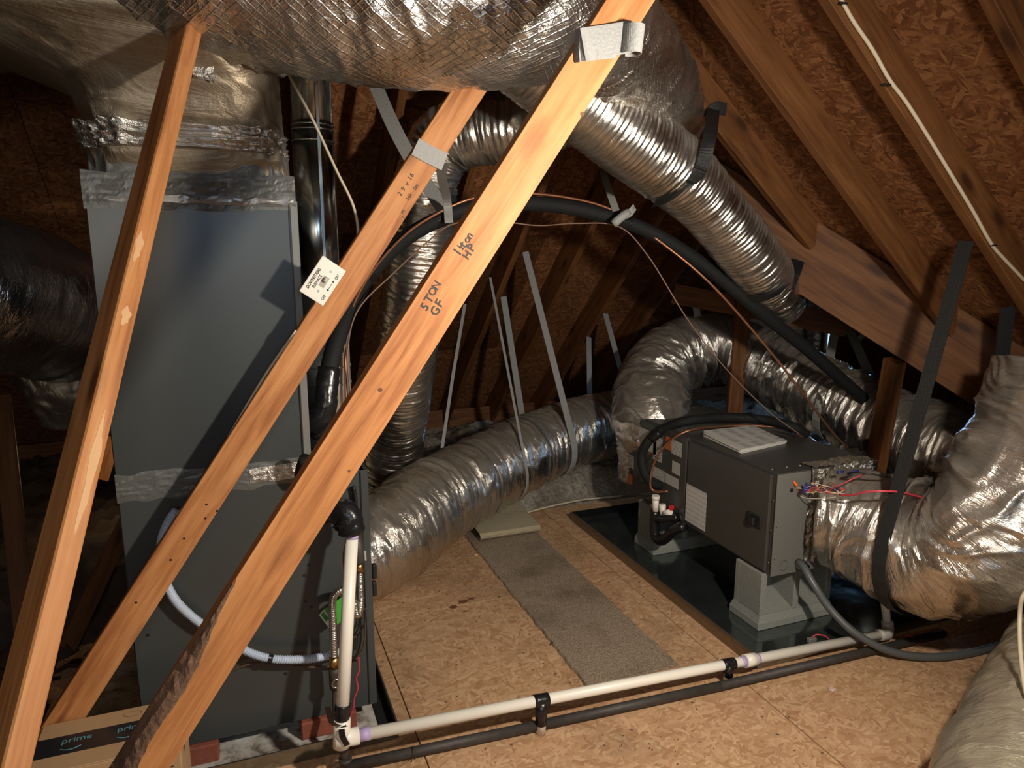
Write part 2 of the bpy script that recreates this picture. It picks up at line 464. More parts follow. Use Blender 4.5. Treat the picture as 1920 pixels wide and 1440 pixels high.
cc = ramp(nt_, f1, [(0.3, (0.14, 0.10, 0.068)), (0.5, (0.32, 0.25, 0.178)), (0.7, (0.53, 0.43, 0.325))])
cc = mixc(nt_, ramp(nt_, f2, [(0.46, (0, 0, 0)), (0.75, (0.75, 0.75, 0.75))]), cc, (0.10, 0.07, 0.045))
nt_.links.new(cc, b_.inputs['Base Color']); b_.inputs['Roughness'].default_value = 0.95; b_.inputs['Specular IOR Level'].default_value = 0.05
bump(nt_, b_, f1, 0.9, 0.006); CARPET = m_
m_, nt_, b_ = new_mat('insulation_fluff')
f1 = noise(nt_, coords(nt_), 45, 6, 0.7); f2 = noise(nt_, coords(nt_), 3, 4, 0.6)
cc = ramp(nt_, f1, [(0.3, (0.16, 0.13, 0.10)), (0.55, (0.42, 0.38, 0.32)), (0.8, (0.66, 0.63, 0.58))])
cc = mixc(nt_, ramp(nt_, f2, [(0.42, (0, 0, 0)), (0.7, (0.6, 0.6, 0.6))]), cc, (0.16, 0.11, 0.07))
nt_.links.new(cc, b_.inputs['Base Color']); b_.inputs['Roughness'].default_value = 1.0; b_.inputs['Specular IOR Level'].default_value = 0.0
bump(nt_, b_, f1, 1.0, 0.02); FLUFF = m_
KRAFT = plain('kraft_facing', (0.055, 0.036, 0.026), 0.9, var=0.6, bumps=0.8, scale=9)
m_, nt_, b_ = new_mat('pan_floor')
f1 = noise(nt_, coords(nt_), 6, 6, 0.65); f2 = noise(nt_, coords(nt_), 60, 3, 0.6)
cc = mixc(nt_, f1, (0.10, 0.13, 0.13), (0.30, 0.34, 0.33))
nt_.links.new(cc, b_.inputs['Base Color']); b_.inputs['Metallic'].default_value = 0.9
nt_.links.new(ramp(nt_, f1, [(0.4, (0.07, 0.07, 0.07)), (0.75, (0.28, 0.28, 0.28))]), b_.inputs['Roughness']); PAN = m_
m_, nt_, b_ = new_mat('dusty_pan')
f1 = noise(nt_, coords(nt_), 16, 6, 0.7)
cc = ramp(nt_, f1, [(0.35, (0.14, 0.10, 0.07)), (0.5, (0.42, 0.40, 0.36)), (0.7, (0.58, 0.57, 0.54))])
nt_.links.new(cc, b_.inputs['Base Color']); b_.inputs['Roughness'].default_value = 0.8; DUSTPAN = m_
def print_mat(name, base, ink, lines, blocks=4.0):
    m, nt, b = new_mat(name)
    tc = N(nt, 'ShaderNodeTexCoord')
    mp = N(nt, 'ShaderNodeMapping'); mp.inputs['Scale'].default_value = (lines * 3, lines, 1); nt.links.new(tc.outputs['UV'], mp.inputs[0])
    sp = N(nt, 'ShaderNodeSeparateXYZ'); nt.links.new(mp.outputs[0], sp.inputs[0])
    row = math_(nt, 'GREATER_THAN', math_(nt, 'FRACT', sp.outputs[1]), 0.5)
    fl = math_(nt, 'FLOOR', sp.outputs[1])
    cb = N(nt, 'ShaderNodeCombineXYZ'); nt.links.new(sp.outputs[0], cb.inputs[0]); nt.links.new(math_(nt, 'MULTIPLY', fl, 3.7), cb.inputs[1])
    n = noise(nt, cb.outputs[0], 1.2, 2, 0.5)
    wd = math_(nt, 'GREATER_THAN', n, 0.46)
    c = mixc(nt, math_(nt, 'MULTIPLY', math_(nt, 'MULTIPLY', row, wd), 0.75), base, ink)
    nt.links.new(c, b.inputs['Base Color']); b.inputs['Roughness'].default_value = 0.42
    return m
PRINT = print_mat('label_print', (0.55, 0.53, 0.49), (0.04, 0.04, 0.04), 9)
PRINT_DENSE = print_mat('label_print_dense', (0.50, 0.49, 0.45), (0.14, 0.14, 0.14), 15)
PRINT_DIAG = print_mat('wiring_print', (0.58, 0.56, 0.53), (0.40, 0.39, 0.37), 8)
def quad(name, p, e1, e2, mat, parent, n_off=0.0):
    """flat sheet p..p+e1..p+e2 with a UV square and a little thickness"""
    p, e1, e2 = Vector(p), Vector(e1), Vector(e2)
    n = e1.cross(e2).normalized(); p = p + n * n_off
    t = n * 0.0006
    V = [p, p + e1, p + e1 + e2, p + e2, p - t, p + e1 - t, p + e1 + e2 - t, p + e2 - t]
    F = [(0, 1, 2, 3), (7, 6, 5, 4), (0, 4, 5, 1), (1, 5, 6, 2), (2, 6, 7, 3), (3, 7, 4, 0)]
    return mesh(name, V, F, mat, parent, uvs=[(0, 0), (1, 0), (1, 1), (0, 1)] * 2)
def cyl(name, p0, p1, r, mat, parent=None, nv=20, r1=None):
    p0, p1 = Vector(p0), Vector(p1)
    m = frame(p0, p1 - p0, (0.12, -0.31, 0.94)); L = (p1 - p0).length
    r1 = r if r1 is None else r1
    V = [(0, r * math.cos(a), r * math.sin(a)) for a in [2 * math.pi * k / nv for k in range(nv)]]
    V += [(L, r1 * math.cos(a), r1 * math.sin(a)) for a in [2 * math.pi * k / nv for k in range(nv)]]
    F = [(k, (k + 1) % nv, nv + (k + 1) % nv, nv + k) for k in range(nv)]
    F += [list(range(nv))[::-1], list(range(nv, 2 * nv))]
    o = mesh(name, V, F, mat, parent, False, m)
    me = o.data; me.polygons.foreach_set('use_smooth', [len(p.vertices) == 4 for p in me.polygons])
    return o

# ------------------------------------------------------------------ the roof
KR, KB = 0.89, 0.88
def z_right(x): return 1.6 + KR * (2.41 - x)
def z_back(y): return 1.6 + KB * (3.84 - y)
def clip(bm, planes):
    for p, n in planes:
        g = bmesh.ops.bisect_plane(bm, geom=bm.verts[:] + bm.edges[:] + bm.faces[:], plane_co=Vector(p), plane_no=Vector(n), clear_outer=True)
        ed = [e for e in g['geom_cut'] if isinstance(e, bmesh.types.BMEdge)]
        if ed:
            try: bmesh.ops.edgenet_fill(bm, edges=ed)
            except Exception: pass
    return bm
def slope_panels(parent, origin, xdir, ydir, x0, x1, y0, y1, planes, mat, px=2.44, py=1.22, stagger=True):
    m = frame(origin, xdir, Vector(xdir).cross(Vector(ydir)))
    row = 0; y = y0
    while y < y1 - 1e-6:
        x = x0 - (px / 2 if (row % 2 and stagger) else 0)
        while x < x1 - 1e-6:
            bm = bm_box((x + 0.0015, y + 0.0015, 0), (min(x + px, x1) - 0.0015, min(y + py, y1) - 0.0015, 0.012))
            bm.transform(m)
            clip(bm, planes)
            if len(bm.faces):
                c = sum((v.co for v in bm.verts), Vector()) / len(bm.verts)
                m2 = m.copy(); m2.translation = c
                bm.transform(m2.inverted())
                bm_obj('sheathing_panel', bm, mat, parent, matrix=m2)
            else: bm.free()
            x += px
        y += py; row += 1
SQ = math.sqrt
roof_back = thing('roof_back', None, None, (1.5, 5.6, 0), kind='structure')
dB = Vector((0, -1, KB)).normalized()
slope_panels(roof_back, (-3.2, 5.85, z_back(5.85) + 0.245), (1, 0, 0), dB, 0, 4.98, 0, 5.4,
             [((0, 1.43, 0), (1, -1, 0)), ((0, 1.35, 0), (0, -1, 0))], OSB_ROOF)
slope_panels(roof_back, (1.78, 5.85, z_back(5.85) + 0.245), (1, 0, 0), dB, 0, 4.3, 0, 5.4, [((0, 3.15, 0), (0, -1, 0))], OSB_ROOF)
box('wall_gable', (5.95, 0.5, -0.2), (6.0, 5.9, 2.6), OSB_ROOF)['kind'] = 'structure'
roof_right = thing('roof_right', None, None, (2.5, 1.5, 1.5), kind='structure')
dR = Vector((-1, 0, KR)).normalized()
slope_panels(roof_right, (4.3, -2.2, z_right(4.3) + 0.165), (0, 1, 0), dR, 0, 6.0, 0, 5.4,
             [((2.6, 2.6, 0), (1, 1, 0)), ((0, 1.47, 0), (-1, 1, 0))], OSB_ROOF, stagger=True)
# near slope of the cross gable and the other main slope, out of sight but closing the attic
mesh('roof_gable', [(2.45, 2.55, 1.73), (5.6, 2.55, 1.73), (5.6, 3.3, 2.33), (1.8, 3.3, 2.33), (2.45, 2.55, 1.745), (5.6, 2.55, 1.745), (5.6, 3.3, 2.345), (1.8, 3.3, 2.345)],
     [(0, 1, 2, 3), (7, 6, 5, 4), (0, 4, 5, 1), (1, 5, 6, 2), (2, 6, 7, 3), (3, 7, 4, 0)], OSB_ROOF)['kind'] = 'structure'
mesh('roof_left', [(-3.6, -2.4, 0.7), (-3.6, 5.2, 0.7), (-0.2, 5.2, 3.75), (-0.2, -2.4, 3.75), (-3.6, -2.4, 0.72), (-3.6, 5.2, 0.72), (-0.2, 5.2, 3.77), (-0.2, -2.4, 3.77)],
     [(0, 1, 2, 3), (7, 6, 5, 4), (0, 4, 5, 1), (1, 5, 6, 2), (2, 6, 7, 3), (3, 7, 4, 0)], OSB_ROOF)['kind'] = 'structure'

RAFT_LAB = {
 -3: 'roof rafter seen between the grey flue pipe and the sagging foil duct',
 -2: 'roof rafter half hidden behind the hanging foil duct beside the flue',
 -1: 'roof rafter crossing behind the black insulated pipe beside the lettered brace',
 0: 'roof rafter carrying two grey hanging straps above the silver floor duct',
 1: 'plain roof rafter next to the one carrying two grey straps',
 2: 'roof rafter with thin grey straps above the far end of the silver duct',
 3: 'last full roof rafter before the foil elbow of the air handler'}
for k in range(-5, 6):
    x = 1.521 + 0.406 * k
    if k in (-4,): continue
    ytop = x + 1.45 if x < 1.78 else 3.22
    p0 = Vector((x, 5.78, z_back(5.78))); p1 = Vector((x, ytop, z_back(ytop)))
    lab = RAFT_LAB.get(k, 'roof rafter in the dark behind the tall furnace' if k < -3 else ('dark roof rafter above the straight run of foil duct' if k == 4 else 'dark roof rafter beyond the second post'))
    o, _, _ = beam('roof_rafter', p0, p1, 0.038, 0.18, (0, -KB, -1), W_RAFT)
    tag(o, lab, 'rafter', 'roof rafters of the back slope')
RAFT2 = {2.146: 'wide roof rafter ending on the valley beam, beside the cable rafter',
         1.735: 'roof rafter with a white cable running along its side',
         1.328: 'roof rafter in the upper corner beyond the cable rafter',
         2.553: 'short roof rafter with a large knot and a black strap nailed on',
         2.960: 'short roof rafter hidden behind the pair of hung foil ducts'}
for y, lab in RAFT2.items():
    xt = max(0.35, y - 1.45); xb = 5.0 - y - 0.03
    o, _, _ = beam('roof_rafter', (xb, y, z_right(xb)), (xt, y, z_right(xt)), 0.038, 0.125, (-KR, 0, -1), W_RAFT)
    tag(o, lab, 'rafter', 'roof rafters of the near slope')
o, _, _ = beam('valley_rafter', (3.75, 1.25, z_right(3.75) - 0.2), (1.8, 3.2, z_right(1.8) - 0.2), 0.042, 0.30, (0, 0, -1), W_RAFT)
tag(o, 'deep sloping valley rafter that the short rafters run into', 'rafter')
# board along the foot of the back rafters
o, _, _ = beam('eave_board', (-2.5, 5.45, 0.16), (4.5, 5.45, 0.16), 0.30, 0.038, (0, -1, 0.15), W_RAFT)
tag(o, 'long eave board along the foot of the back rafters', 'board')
# collar tie and posts beyond the air handler
o, _, _ = beam('tie_beam', at(1262, 550, t=4.3), at(1590, 612, t=4.0), 0.12, 0.038, (-0.3, -1, 0), W_RAFT)
tag(o, 'horizontal tie board behind the hung foil duct end', 'board', kind='thing')
o, _, _ = beam('support_post', at(1372, 850, t=4.25), at(1397, 560, t=4.1), 0.089, 0.038, (-0.3, -1, 0), W_RAFT)
tag(o, 'wooden post standing behind the papers on the air handler', 'post', 'posts beyond the air handler')
o, _, _ = beam('support_post', at(1640, 960, t=3.42), at(1691, 682, t=3.13), 0.05, 0.089, (-0.15, -1, 0), W_RAFT)
tag(o, 'narrow wooden post under the valley rafter behind the wires', 'post', 'posts beyond the air handler')
for (a, b, lab) in (((0, 740, 2.9), (50, 1210, 2.6), 'dark slanting brace under the foil duct by the furnace'),
                    ((262, 930, 3.3), (90, 1290, 2.75), 'dark brace leaning behind the furnace corner')):
    o, _, _ = beam('web_brace', at(b[0], b[1], t=b[2]), at(a[0], a[1], t=a[2]), 0.07, 0.038, (0.2, -1, 0.2), W_RAFT)
    tag(o, lab, 'brace', 'wooden braces')
o, _, _ = beam('web_brace', at(175, 830, t=3.6), at(90, 690, t=3.7), 0.06, 0.038, (0.2, -1, 0.2), W_RAFT)
tag(o, 'short reddish brace beneath the big foil duct', 'brace', 'wooden braces')

# ------------------------------------------------------------------ floor
floor = thing('floor', None, None, (1, 2, 0), kind='structure')
xs = [-0.756, 0.464, 1.684, 2.904, 4.124]
for i in range(len(xs) - 1):
    off = 0.0 if i % 2 else 1.0
    for (y0, y1) in ((-2.0 - off, 0.44 - off), (0.44 - off, 2.88 - off), (2.88 - off, 3.86)):
        if y1 < -1.5: continue
        cx, cyy = (xs[i] + xs[i + 1]) / 2, (y0 + y1) / 2
        dz = random.uniform(-0.0012, 0.0)
        box('floor_panel', (-(xs[i + 1] - xs[i]) / 2 + 0.002, -(y1 - y0) / 2 + 0.002, -0.018), ((xs[i + 1] - xs[i]) / 2 - 0.002, (y1 - y0) / 2 - 0.002, dz), OSB_FLOOR, floor, 0.0012, Matrix.Translation((cx, cyy, 0)))
box('subfloor_joists', (-0.75, -2, -0.2), (4.1, 3.85, -0.0185), W_RAFT, floor)
# loose fill insulation beyond the floor
def fluff(name, x0, x1, y0, y1, zf, mat, label, step=0.022, amp=0.05, seed=1):
    nx, ny = int((x1 - x0) / step) + 1, int((y1 - y0) / step) + 1
    X, Y = np.meshgrid(np.linspace(x0, x1, nx), np.linspace(y0, y1, ny), indexing='ij')
    Z = zf(X, Y)
    for f, a in ((3, 0.9), (8, 0.6), (19, 0.45), (41, 0.22)):
        Z = Z + amp * a * (vnoise(X * f, Y * f + 60, seed + f, 64) - 0.5)
    V = np.stack([X, Y, Z], -1).reshape(-1, 3)
    i = np.arange(nx - 1)[:, None] * ny; j = np.arange(ny - 1)[None]
    F = np.stack([i + j, i + ny + j, i + ny + j + 1, i + j + 1], -1).reshape(-1, 4)
    o = mesh(name, V, F.tolist(), mat, None, True)
    return tag(o, label, 'insulation', kind='stuff')
sm = lambda t: np.clip(t, 0, 1) ** 2 * (3 - 2 * np.clip(t, 0, 1))
fluff('loose_insulation', 0.3, 5.2, 3.80, 5.5, lambda X, Y: -0.06 + 0.24 * sm((Y - 3.86) / 0.22), FLUFF, 'dirty white loose fill insulation heaped beyond the floor edge', amp=0.11, seed=3)
fluff('insulation_drift', 2.92, 4.6, 2.0, 3.84, lambda X, Y: 0.03 + 0.20 * sm((X - 3.0) / 0.3), FLUFF, 'white insulation drift lit blue beside the black straps', amp=0.11, seed=9)
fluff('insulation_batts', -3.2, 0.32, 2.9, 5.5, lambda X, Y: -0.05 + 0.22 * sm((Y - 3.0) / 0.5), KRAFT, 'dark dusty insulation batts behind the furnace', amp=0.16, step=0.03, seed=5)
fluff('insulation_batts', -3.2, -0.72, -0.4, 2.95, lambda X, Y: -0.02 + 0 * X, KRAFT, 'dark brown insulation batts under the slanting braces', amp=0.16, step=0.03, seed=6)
o = tube('floor_cable', [at(955, 972, z=0.012), at(1010, 955, z=0.012), at(1088, 938, z=0.012), at(1165, 930, z=0.012)], 0.006, CREAM, nv=8)
tag(o, 'cream cable lying along the floor edge by the insulation', 'cable')

# ------------------------------------------------------------------ carpet runner
run = thing('carpet_runner', 'grey brown carpet strip laid across the board floor', 'carpet', (1.315, 2.9, 0))
n = 70
V, F = [], []
for i in range(n + 1):
    y = 2.11 + (3.70 - 2.11) * i / n
    j1, j2 = random.uniform(-0.004, 0.004), random.uniform(-0.004, 0.004)
    V += [(1.113 + j1, y, 0.001), (1.118 + j1, y, 0.011), (1.508 + j2, y, 0.011), (1.514 + j2, y, 0.001)]
for i in range(n):
    for k in range(3): F.append((i * 4 + k, i * 4 + k + 1, i * 4 + 5 + k, i * 4 + 4 + k))
F += [(3, 2, 1, 0), (n * 4, n * 4 + 1, n * 4 + 2, n * 4 + 3)]
mesh('pile', V, F, CARPET, run)
V, F = [], []
prof = [(3.55, 0.016), (3.50, 0.02), (3.485, 0.035), (3.50, 0.05), (3.58, 0.055), (3.72, 0.062), (3.82, 0.075)]
a0 = [at(905, 993, z=0.02).x, at(975, 985, z=0.02).x]
for y, z in prof: V += [(1.16, y, z), (1.52, y, z), (1.52, y, z + 0.008), (1.16, y, z + 0.008)]
for i in range(len(prof) - 1):
    for k in range(4): F.append((i * 4 + k, i * 4 + (k + 1) % 4, i * 4 + 4 + (k + 1) % 4, i * 4 + 4 + k))
F += [(3, 2, 1, 0), tuple((len(prof) - 1) * 4 + k for k in range(4))]
fo = mesh('folded_end', V, F, BACKING, run); fo['label'] = 'folded end showing the tan backing'

# ------------------------------------------------------------------ foreground braces
NB = Vector((0, -1, 0))
B3a, B3b = at(267, 1440, y=1.33), at(1183, 0, y=1.42)
dirn = (B3b - B3a).normalized()
B3a = B3a - dirn * ((B3a.z - 0.022) / dirn.z); B3b = B3b + dirn * 0.45
m3 = frame(B3a, dirn, NB); L3 = (B3b - B3a).length; hw = 0.0445
brace3 = thing('lettered_brace', 'broad diagonal brace with handwriting and a bark edge at its foot', 'brace', B3a, 'wooden braces')
i3 = m3.inverted()
s_b0 = (i3 @ on_plane(395, 1120, B3a, m3.col[2].to_3d())).x; s_b1 = (i3 @ on_plane(240, 1440, B3a, m3.col[2].to_3d())).x
V, F, VB, FB = [], [], [], []
ns = 240
r2 = np.random.default_rng(5)
jit = r2.normal(0, 1, ns + 1); jit2 = r2.normal(0, 1, ns + 1)
for i in range(ns + 1):
    s = L3 * i / ns
    w_ = np.clip((s_b0 + 0.05 - s) / (s_b0 - s_b1), 0, 1.2)
    c = 0.0008 + 0.046 * w_ ** 0.7 * (0.82 + 0.18 * math.sin(s * 21) ) * (1 if w_ > 0 else 0) + (0.0012 * jit[i] if w_ > 0 else 0)
    cz = min(0.036, 0.0008 + 0.030 * w_ ** 0.7 + (0.0015 * jit2[i] if w_ > 0 else 0))
    V += [(s, -hw, 0), (s, hw - c, 0), (s, hw, -cz), (s, hw, -0.038), (s, -hw, -0.038)]
    mid = Vector((s, hw - c * 0.5 + 0.001, -cz * 0.5 + 0.001)) + Vector((0, 1, 1)).normalized() * (0.004 + 0.003 * jit[i] * 0.6) * min(1, w_ * 4)
    VB += [(s, hw - c, 0.0003), (s, hw - c * 0.72, -cz * 0.22 + 0.003 * min(1, w_ * 4)), tuple(mid), (s, hw - c * 0.2, -cz * 0.78 + 0.002), (s, hw + 0.0003, -cz)]
for i in range(ns):
    for k in range(5): F.append((i * 5 + k, i * 5 + (k + 1) % 5, (i + 1) * 5 + (k + 1) % 5, (i + 1) * 5 + k))
F += [(4, 3, 2, 1, 0), tuple(ns * 5 + k for k in range(5))]
tim = mesh('timber', V, F, W_BRACE, brace3, False, m3)
kb = int((s_b0 + 0.05) / L3 * ns)
FB = [(i * 5 + k, i * 5 + k + 1, (i + 1) * 5 + k + 1, (i + 1) * 5 + k) for i in range(kb) for k in range(4)]
mesh('bark_edge', VB[:(kb + 1) * 5], FB, BARK, brace3, False, m3)['label'] = 'rough dark bark left on the corner'
def on3(u, v): return i3 @ on_plane(u, v, B3a, m3.col[2].to_3d())
def write3(s, u, v, size, xs_=0.9):
    p = on3(u, v)
    return text('lettering', s, size, m3 @ Matrix.Translation((p.x - 0.3 * size * len(s), p.y - 0.35 * size, 0.0006)), INK, brace3, xs_, 0.0004)
for s_, u, v, z_ in (('5', 797, 574, 0.024), ('T', 804, 560, 0.024), ('O', 810, 548, 0.021), ('N', 817, 536, 0.021), ('G', 815, 584, 0.025), ('F', 824, 567, 0.025),
                     ('1', 858, 471, 0.026), ('1', 861, 462, 0.013), ('2', 866, 464, 0.013), ('t', 869, 455, 0.027), ('o', 875, 448, 0.022), ('n', 880, 440, 0.022), ('H', 875, 479, 0.022), ('P', 884, 463, 0.024)):
    write3(s_, u, v, z_, 1.0)
for (u, v, r_) in ((713, 731, 0.0045), (1092, 214, 0.005), (655, 883, 0.003)):
    p = on3(u, v)
    o = cyl('knot', m3 @ Vector((p.x, p.y, -0.002)), m3 @ Vector((p.x, p.y, 0.0005)), r_, plain('knot_wood', (0.14, 0.06, 0.025), 0.8, var=0.5, scale=120), brace3, 12)

B2a, B2b = at(111, 1368, y=2.085), at(871, 184, y=2.10)
dirn2 = (B2b - B2a).normalized()
B2a = B2a - dirn2 * ((B2a.z - 0.03) / dirn2.z); B2b = B2b + dirn2 * 0.25
brace2 = thing('furnace_brace', 'diagonal brace in front of the furnace carrying the white switch', 'brace', B2a, 'wooden braces')
_, m2, L2 = beam('timber', B2a, B2b, 0.086, 0.038, NB, W_BRACE, brace2)
i2 = m2.inverted()
def on2(u, v): return i2 @ on_plane(u, v, B2a, m2.col[2].to_3d())
def write2(s, u, v, size, xs_=1.0):
    p = on2(u, v)
    text('lettering', s, size, m2 @ Matrix.Translation((p.x - 0.28 * size * len(s), p.y - 0.35 * size, 0.0006)), INK, brace2, xs_, 0.0003)
for s_, u, v, z_ in (('2', 750, 363, 0.018), ('9', 756, 354, 0.018), ('x', 763, 344, 0.018), ('1', 769, 334, 0.018), ('6', 772, 328, 0.018), ('16k', 767, 368, 0.015), ('2m', 779, 351, 0.014), ('m', 754, 397, 0.016), ('1', 756, 407, 0.014)):
    write2(s_, u, v, z_)
for (u, v) in ((385, 972), (407, 958), (387, 946), (320, 1050), (255, 1130), (345, 1010)):
    p = on2(u, v)
    cyl('nail_hole', m2 @ Vector((p.x, p.y, -0.002)), m2 @ Vector((p.x, p.y, 0.0004)), 0.0035, RUB, brace2, 8)
# narrow brace with its edge to the lamp
N1 = Vector((0.40, -0.916, 0.0))
B1a, B1b = at(70, 1280, t=1.04), at(372, 25, t=1.74)
d1 = (B1b - B1a).normalized(); B1a -= d1 * ((B1a.z - 0.02) / d1.z)
brace1 = thing('corner_brace', 'steep narrow brace with chipped pale corner rising to the foil duct', 'brace', B1a, 'wooden braces')
_, m1, L1 = beam('timber', B1a, B1b, 0.038, 0.089, N1, W_BRACE, brace1, 0.003)
i1 = m1.inverted()
PALE = plain('bare_wood', (0.58, 0.34, 0.165), 0.7, var=0.1)
for (u, v, ln_, wd_) in ((236, 592, 0.04, 0.008), (172, 880, 0.20, 0.007), (260, 462, 0.07, 0.007)):
    p = i1 @ on_plane(u, v, B1a, m1.col[2].to_3d())
    V = [(p.x + ln_ * math.cos(a) * (1 + 0.25 * math.sin(3 * a)) / 2, min(max(p.y + wd_ * math.sin(a) * (1 + 0.3 * math.cos(5 * a)), -0.0165), 0.0165), 0.0004) for a in [2 * math.pi * k / 20 for k in range(20)]]
    V2 = [(x, y, 0.0) for x, y, z in V]
    mesh('chip', V + V2, [list(range(20))] + [(k, k + 20, (k + 1) % 20 + 20, (k + 1) % 20) for k in range(20)], PALE, brace1, False, m1)

# ------------------------------------------------------------------ furnace
FY = 2.202
fur = thing('furnace', 'tall grey gas furnace cabinet standing on bricks in a pan', 'furnace', (0, 2.5, 0.07))
box('cabinet', (-0.356, FY, 0.07), (0.346, FY + 0.62, 0.905), GREY, fur, 0.004)
box('door_edge', (0.328, FY - 0.006, 0.075), (0.354, FY + 0.62, 0.905), GREY, fur, 0.003)
box('door_seam', (0.3265, FY - 0.0015, 0.08), (0.3285, FY + 0.002, 0.9), RUB, fur)
for (u, v) in ((579, 1059), (571, 1079), (573, 1127), (584, 1138), (535, 1263), (277, 1191), (667, 1207)):
    p = at(u, v, y=FY)
    cyl('knockout_hole', p + Vector((0, -0.0012, 0)), p + Vector((0, 0.002, 0)), 0.0055, RUB, fur, 12)
for v in (1071, 1103):
    p = at(700, v, y=FY + 0.01)
    box('latch_knob', (p.x - 0.006, p.y - 0.012, p.z - 0.026), (p.x + 0.010, p.y + 0.01, p.z + 0.026), RUB, fur, 0.004)
p = at(678, 1052, y=FY - 0.006)
quad('rating_label', p, (0.016, 0, 0), (0, 0, 0.034), PRINT_DENSE, fur, 0.0008)
for (u0, u1, v) in ((344, 412, 1402), (562, 672, 1362)):
    pass
# coil cabinet
coil = thing('coil_cabinet', 'grey coil cabinet taped on top of the furnace', 'cabinet', (-0.09, 2.5, 0.94))
box('casing', (-0.356, FY, 0.935), (0.174, FY + 0.60, 1.745), GREY, coil, 0.003)
box('corner_flange', (0.160, FY - 0.004, 0.94), (0.182, FY + 0.02, 1.735), GREYL, coil, 0.002)
box('flange_gap', (0.1575, FY - 0.0045, 0.94), (0.1595, FY + 0.001, 1.735), RUB, coil)
def crumple(name, x0, x1, z0, z1, y, mat, parent, amp=0.004, step=0.008, seed=1, ragged=0.006):
    nx, nz = int((x1 - x0) / step) + 2, max(3, int((z1 - z0) / step) + 2)
    X, Z = np.meshgrid(np.linspace(x0, x1, nx), np.linspace(0, 1, nz), indexing='ij')
    top = z1 + ragged * (vnoise(X * 25, X * 0, seed, 8) - 0.5) * 2; bot = z0 + ragged * (vnoise(X * 25 + 9, X * 0, seed + 1, 8) - 0.5) * 2
    ZZ = bot + (top - bot) * Z
    r_ = 1 - np.abs(2 * vnoise(X * 14, ZZ * 60, seed + 2, 64) - 1)
    r2_ = 1 - np.abs(2 * vnoise(X * 45, ZZ * 90, seed + 3, 64) - 1)
    Y = y - 0.0012 - amp * (0.6 * r_ ** 2 + 0.4 * r2_ ** 2) * np.minimum(1, 4 * np.minimum(Z, 1 - Z) + 0.1)
    V = np.stack([X, Y, ZZ], -1).reshape(-1, 3)
    i = np.arange(nx - 1)[:, None] * nz; j = np.arange(nz - 1)[None]
    F = np.stack([i + j, i + nz + j, i + nz + j + 1, i + j + 1], -1).reshape(-1, 4)
    uv = np.stack([X, ZZ], -1).reshape(-1, 2)
    return mesh(name, V, F.tolist(), mat, parent, False, None, uv)
DULLTAPE = plain('dull_tape', (0.115, 0.118, 0.110), 0.42, 0.2, var=0.25, bumps=0.5, scale=50)
crumple('tape_band', -0.357, 0.166, 0.885, 0.968, FY, DULLTAPE, coil, 0.004, seed=21)
crumple('tape_band', 0.0, 0.176, 0.90, 0.952, FY - 0.003, TAPE_FOIL, coil, 0.003, seed=33)
crumple('tape_band', -0.360, 0.178, 1.705, 1.80, FY, DULLTAPE, coil, 0.007, seed=41)
crumple('tape_band', -0.30, 0.172, 1.722, 1.738, FY - 0.005, plain('tape_shine', (0.30, 0.29, 0.27), 0.35, 0.6, var=0.4, scale=60), coil, 0.004, seed=47)
p = at(555, 782, y=FY)
tube('knockout_ring', [p + Vector((0.009 * math.cos(a), -0.0005, 0.009 * math.sin(a))) for a in [k * math.pi / 8 for k in range(17)]], 0.0008, GREY2, coil, nv=5, du=0.002)

# insulated plenum above the coil cabinet
def loft(name, rings, mat, parent=None, nu=90, sub=6, amp=0.012, seed=3, cap=True, fine=0.0):
    """closed rings (cx0,cx1,cy0,cy1,z, roundness) joined into a wrapped, wrinkled skin"""
    R = catmull(np.array([list(r) + [0] * 0 for r in rings], float), n_per=sub * 4)
    th = np.linspace(0, 2 * np.pi, nu, endpoint=False)
    V = []
    for k, (x0, x1, y0, y1, z, e) in enumerate(R):
        c, s = np.cos(th), np.sin(th)
        ex = 2.0 / e
        X = np.sign(c) * np.abs(c) ** ex; Y = np.sign(s) * np.abs(s) ** ex
        wob = amp * (vnoise(np.full(nu, z * 9.0), th / (2 * np.pi) * 14, seed, 14) + 0.7 * (1 - np.abs(2 * vnoise(np.full(nu, z * 22.0), th / (2 * np.pi) * 30, seed + 1, 30) - 1)) - 0.8)
        if fine: wob = wob + fine * ((1 - np.abs(2 * vnoise(np.full(nu, z * 70.0), th / (2 * np.pi) * 60, seed + 2, 60) - 1)) ** 2 + 0.5 * vnoise(np.full(nu, z * 150.0), th / (2 * np.pi) * 62, seed + 3, 62) - 0.6)
        V.append(np.stack([(x0 + x1) / 2 + X * ((x1 - x0) / 2 + wob), (y0 + y1) / 2 + Y * ((y1 - y0) / 2 + wob), np.full(nu, z) + wob * 0.4], 1))
    n = len(V); V = np.vstack(V)
    i = np.arange(n - 1)[:, None] * nu; j = np.arange(nu)[None]
    F = np.stack([i + j, i + (j + 1) % nu, i + nu + (j + 1) % nu, i + nu + j], -1).reshape(-1, 4).tolist()
    if cap: F += [list(range(nu))[::-1], [(n - 1) * nu + q for q in range(nu)]]
    uv = np.stack([V[:, 2], np.tile(th, n) * 0.3], 1)
    return mesh(name, V, F, mat, parent, True, None, uv)
ple = thing('supply_plenum', 'tan foil wrapped plenum rising above the coil cabinet', 'duct', (-0.1, 2.5, 1.75))
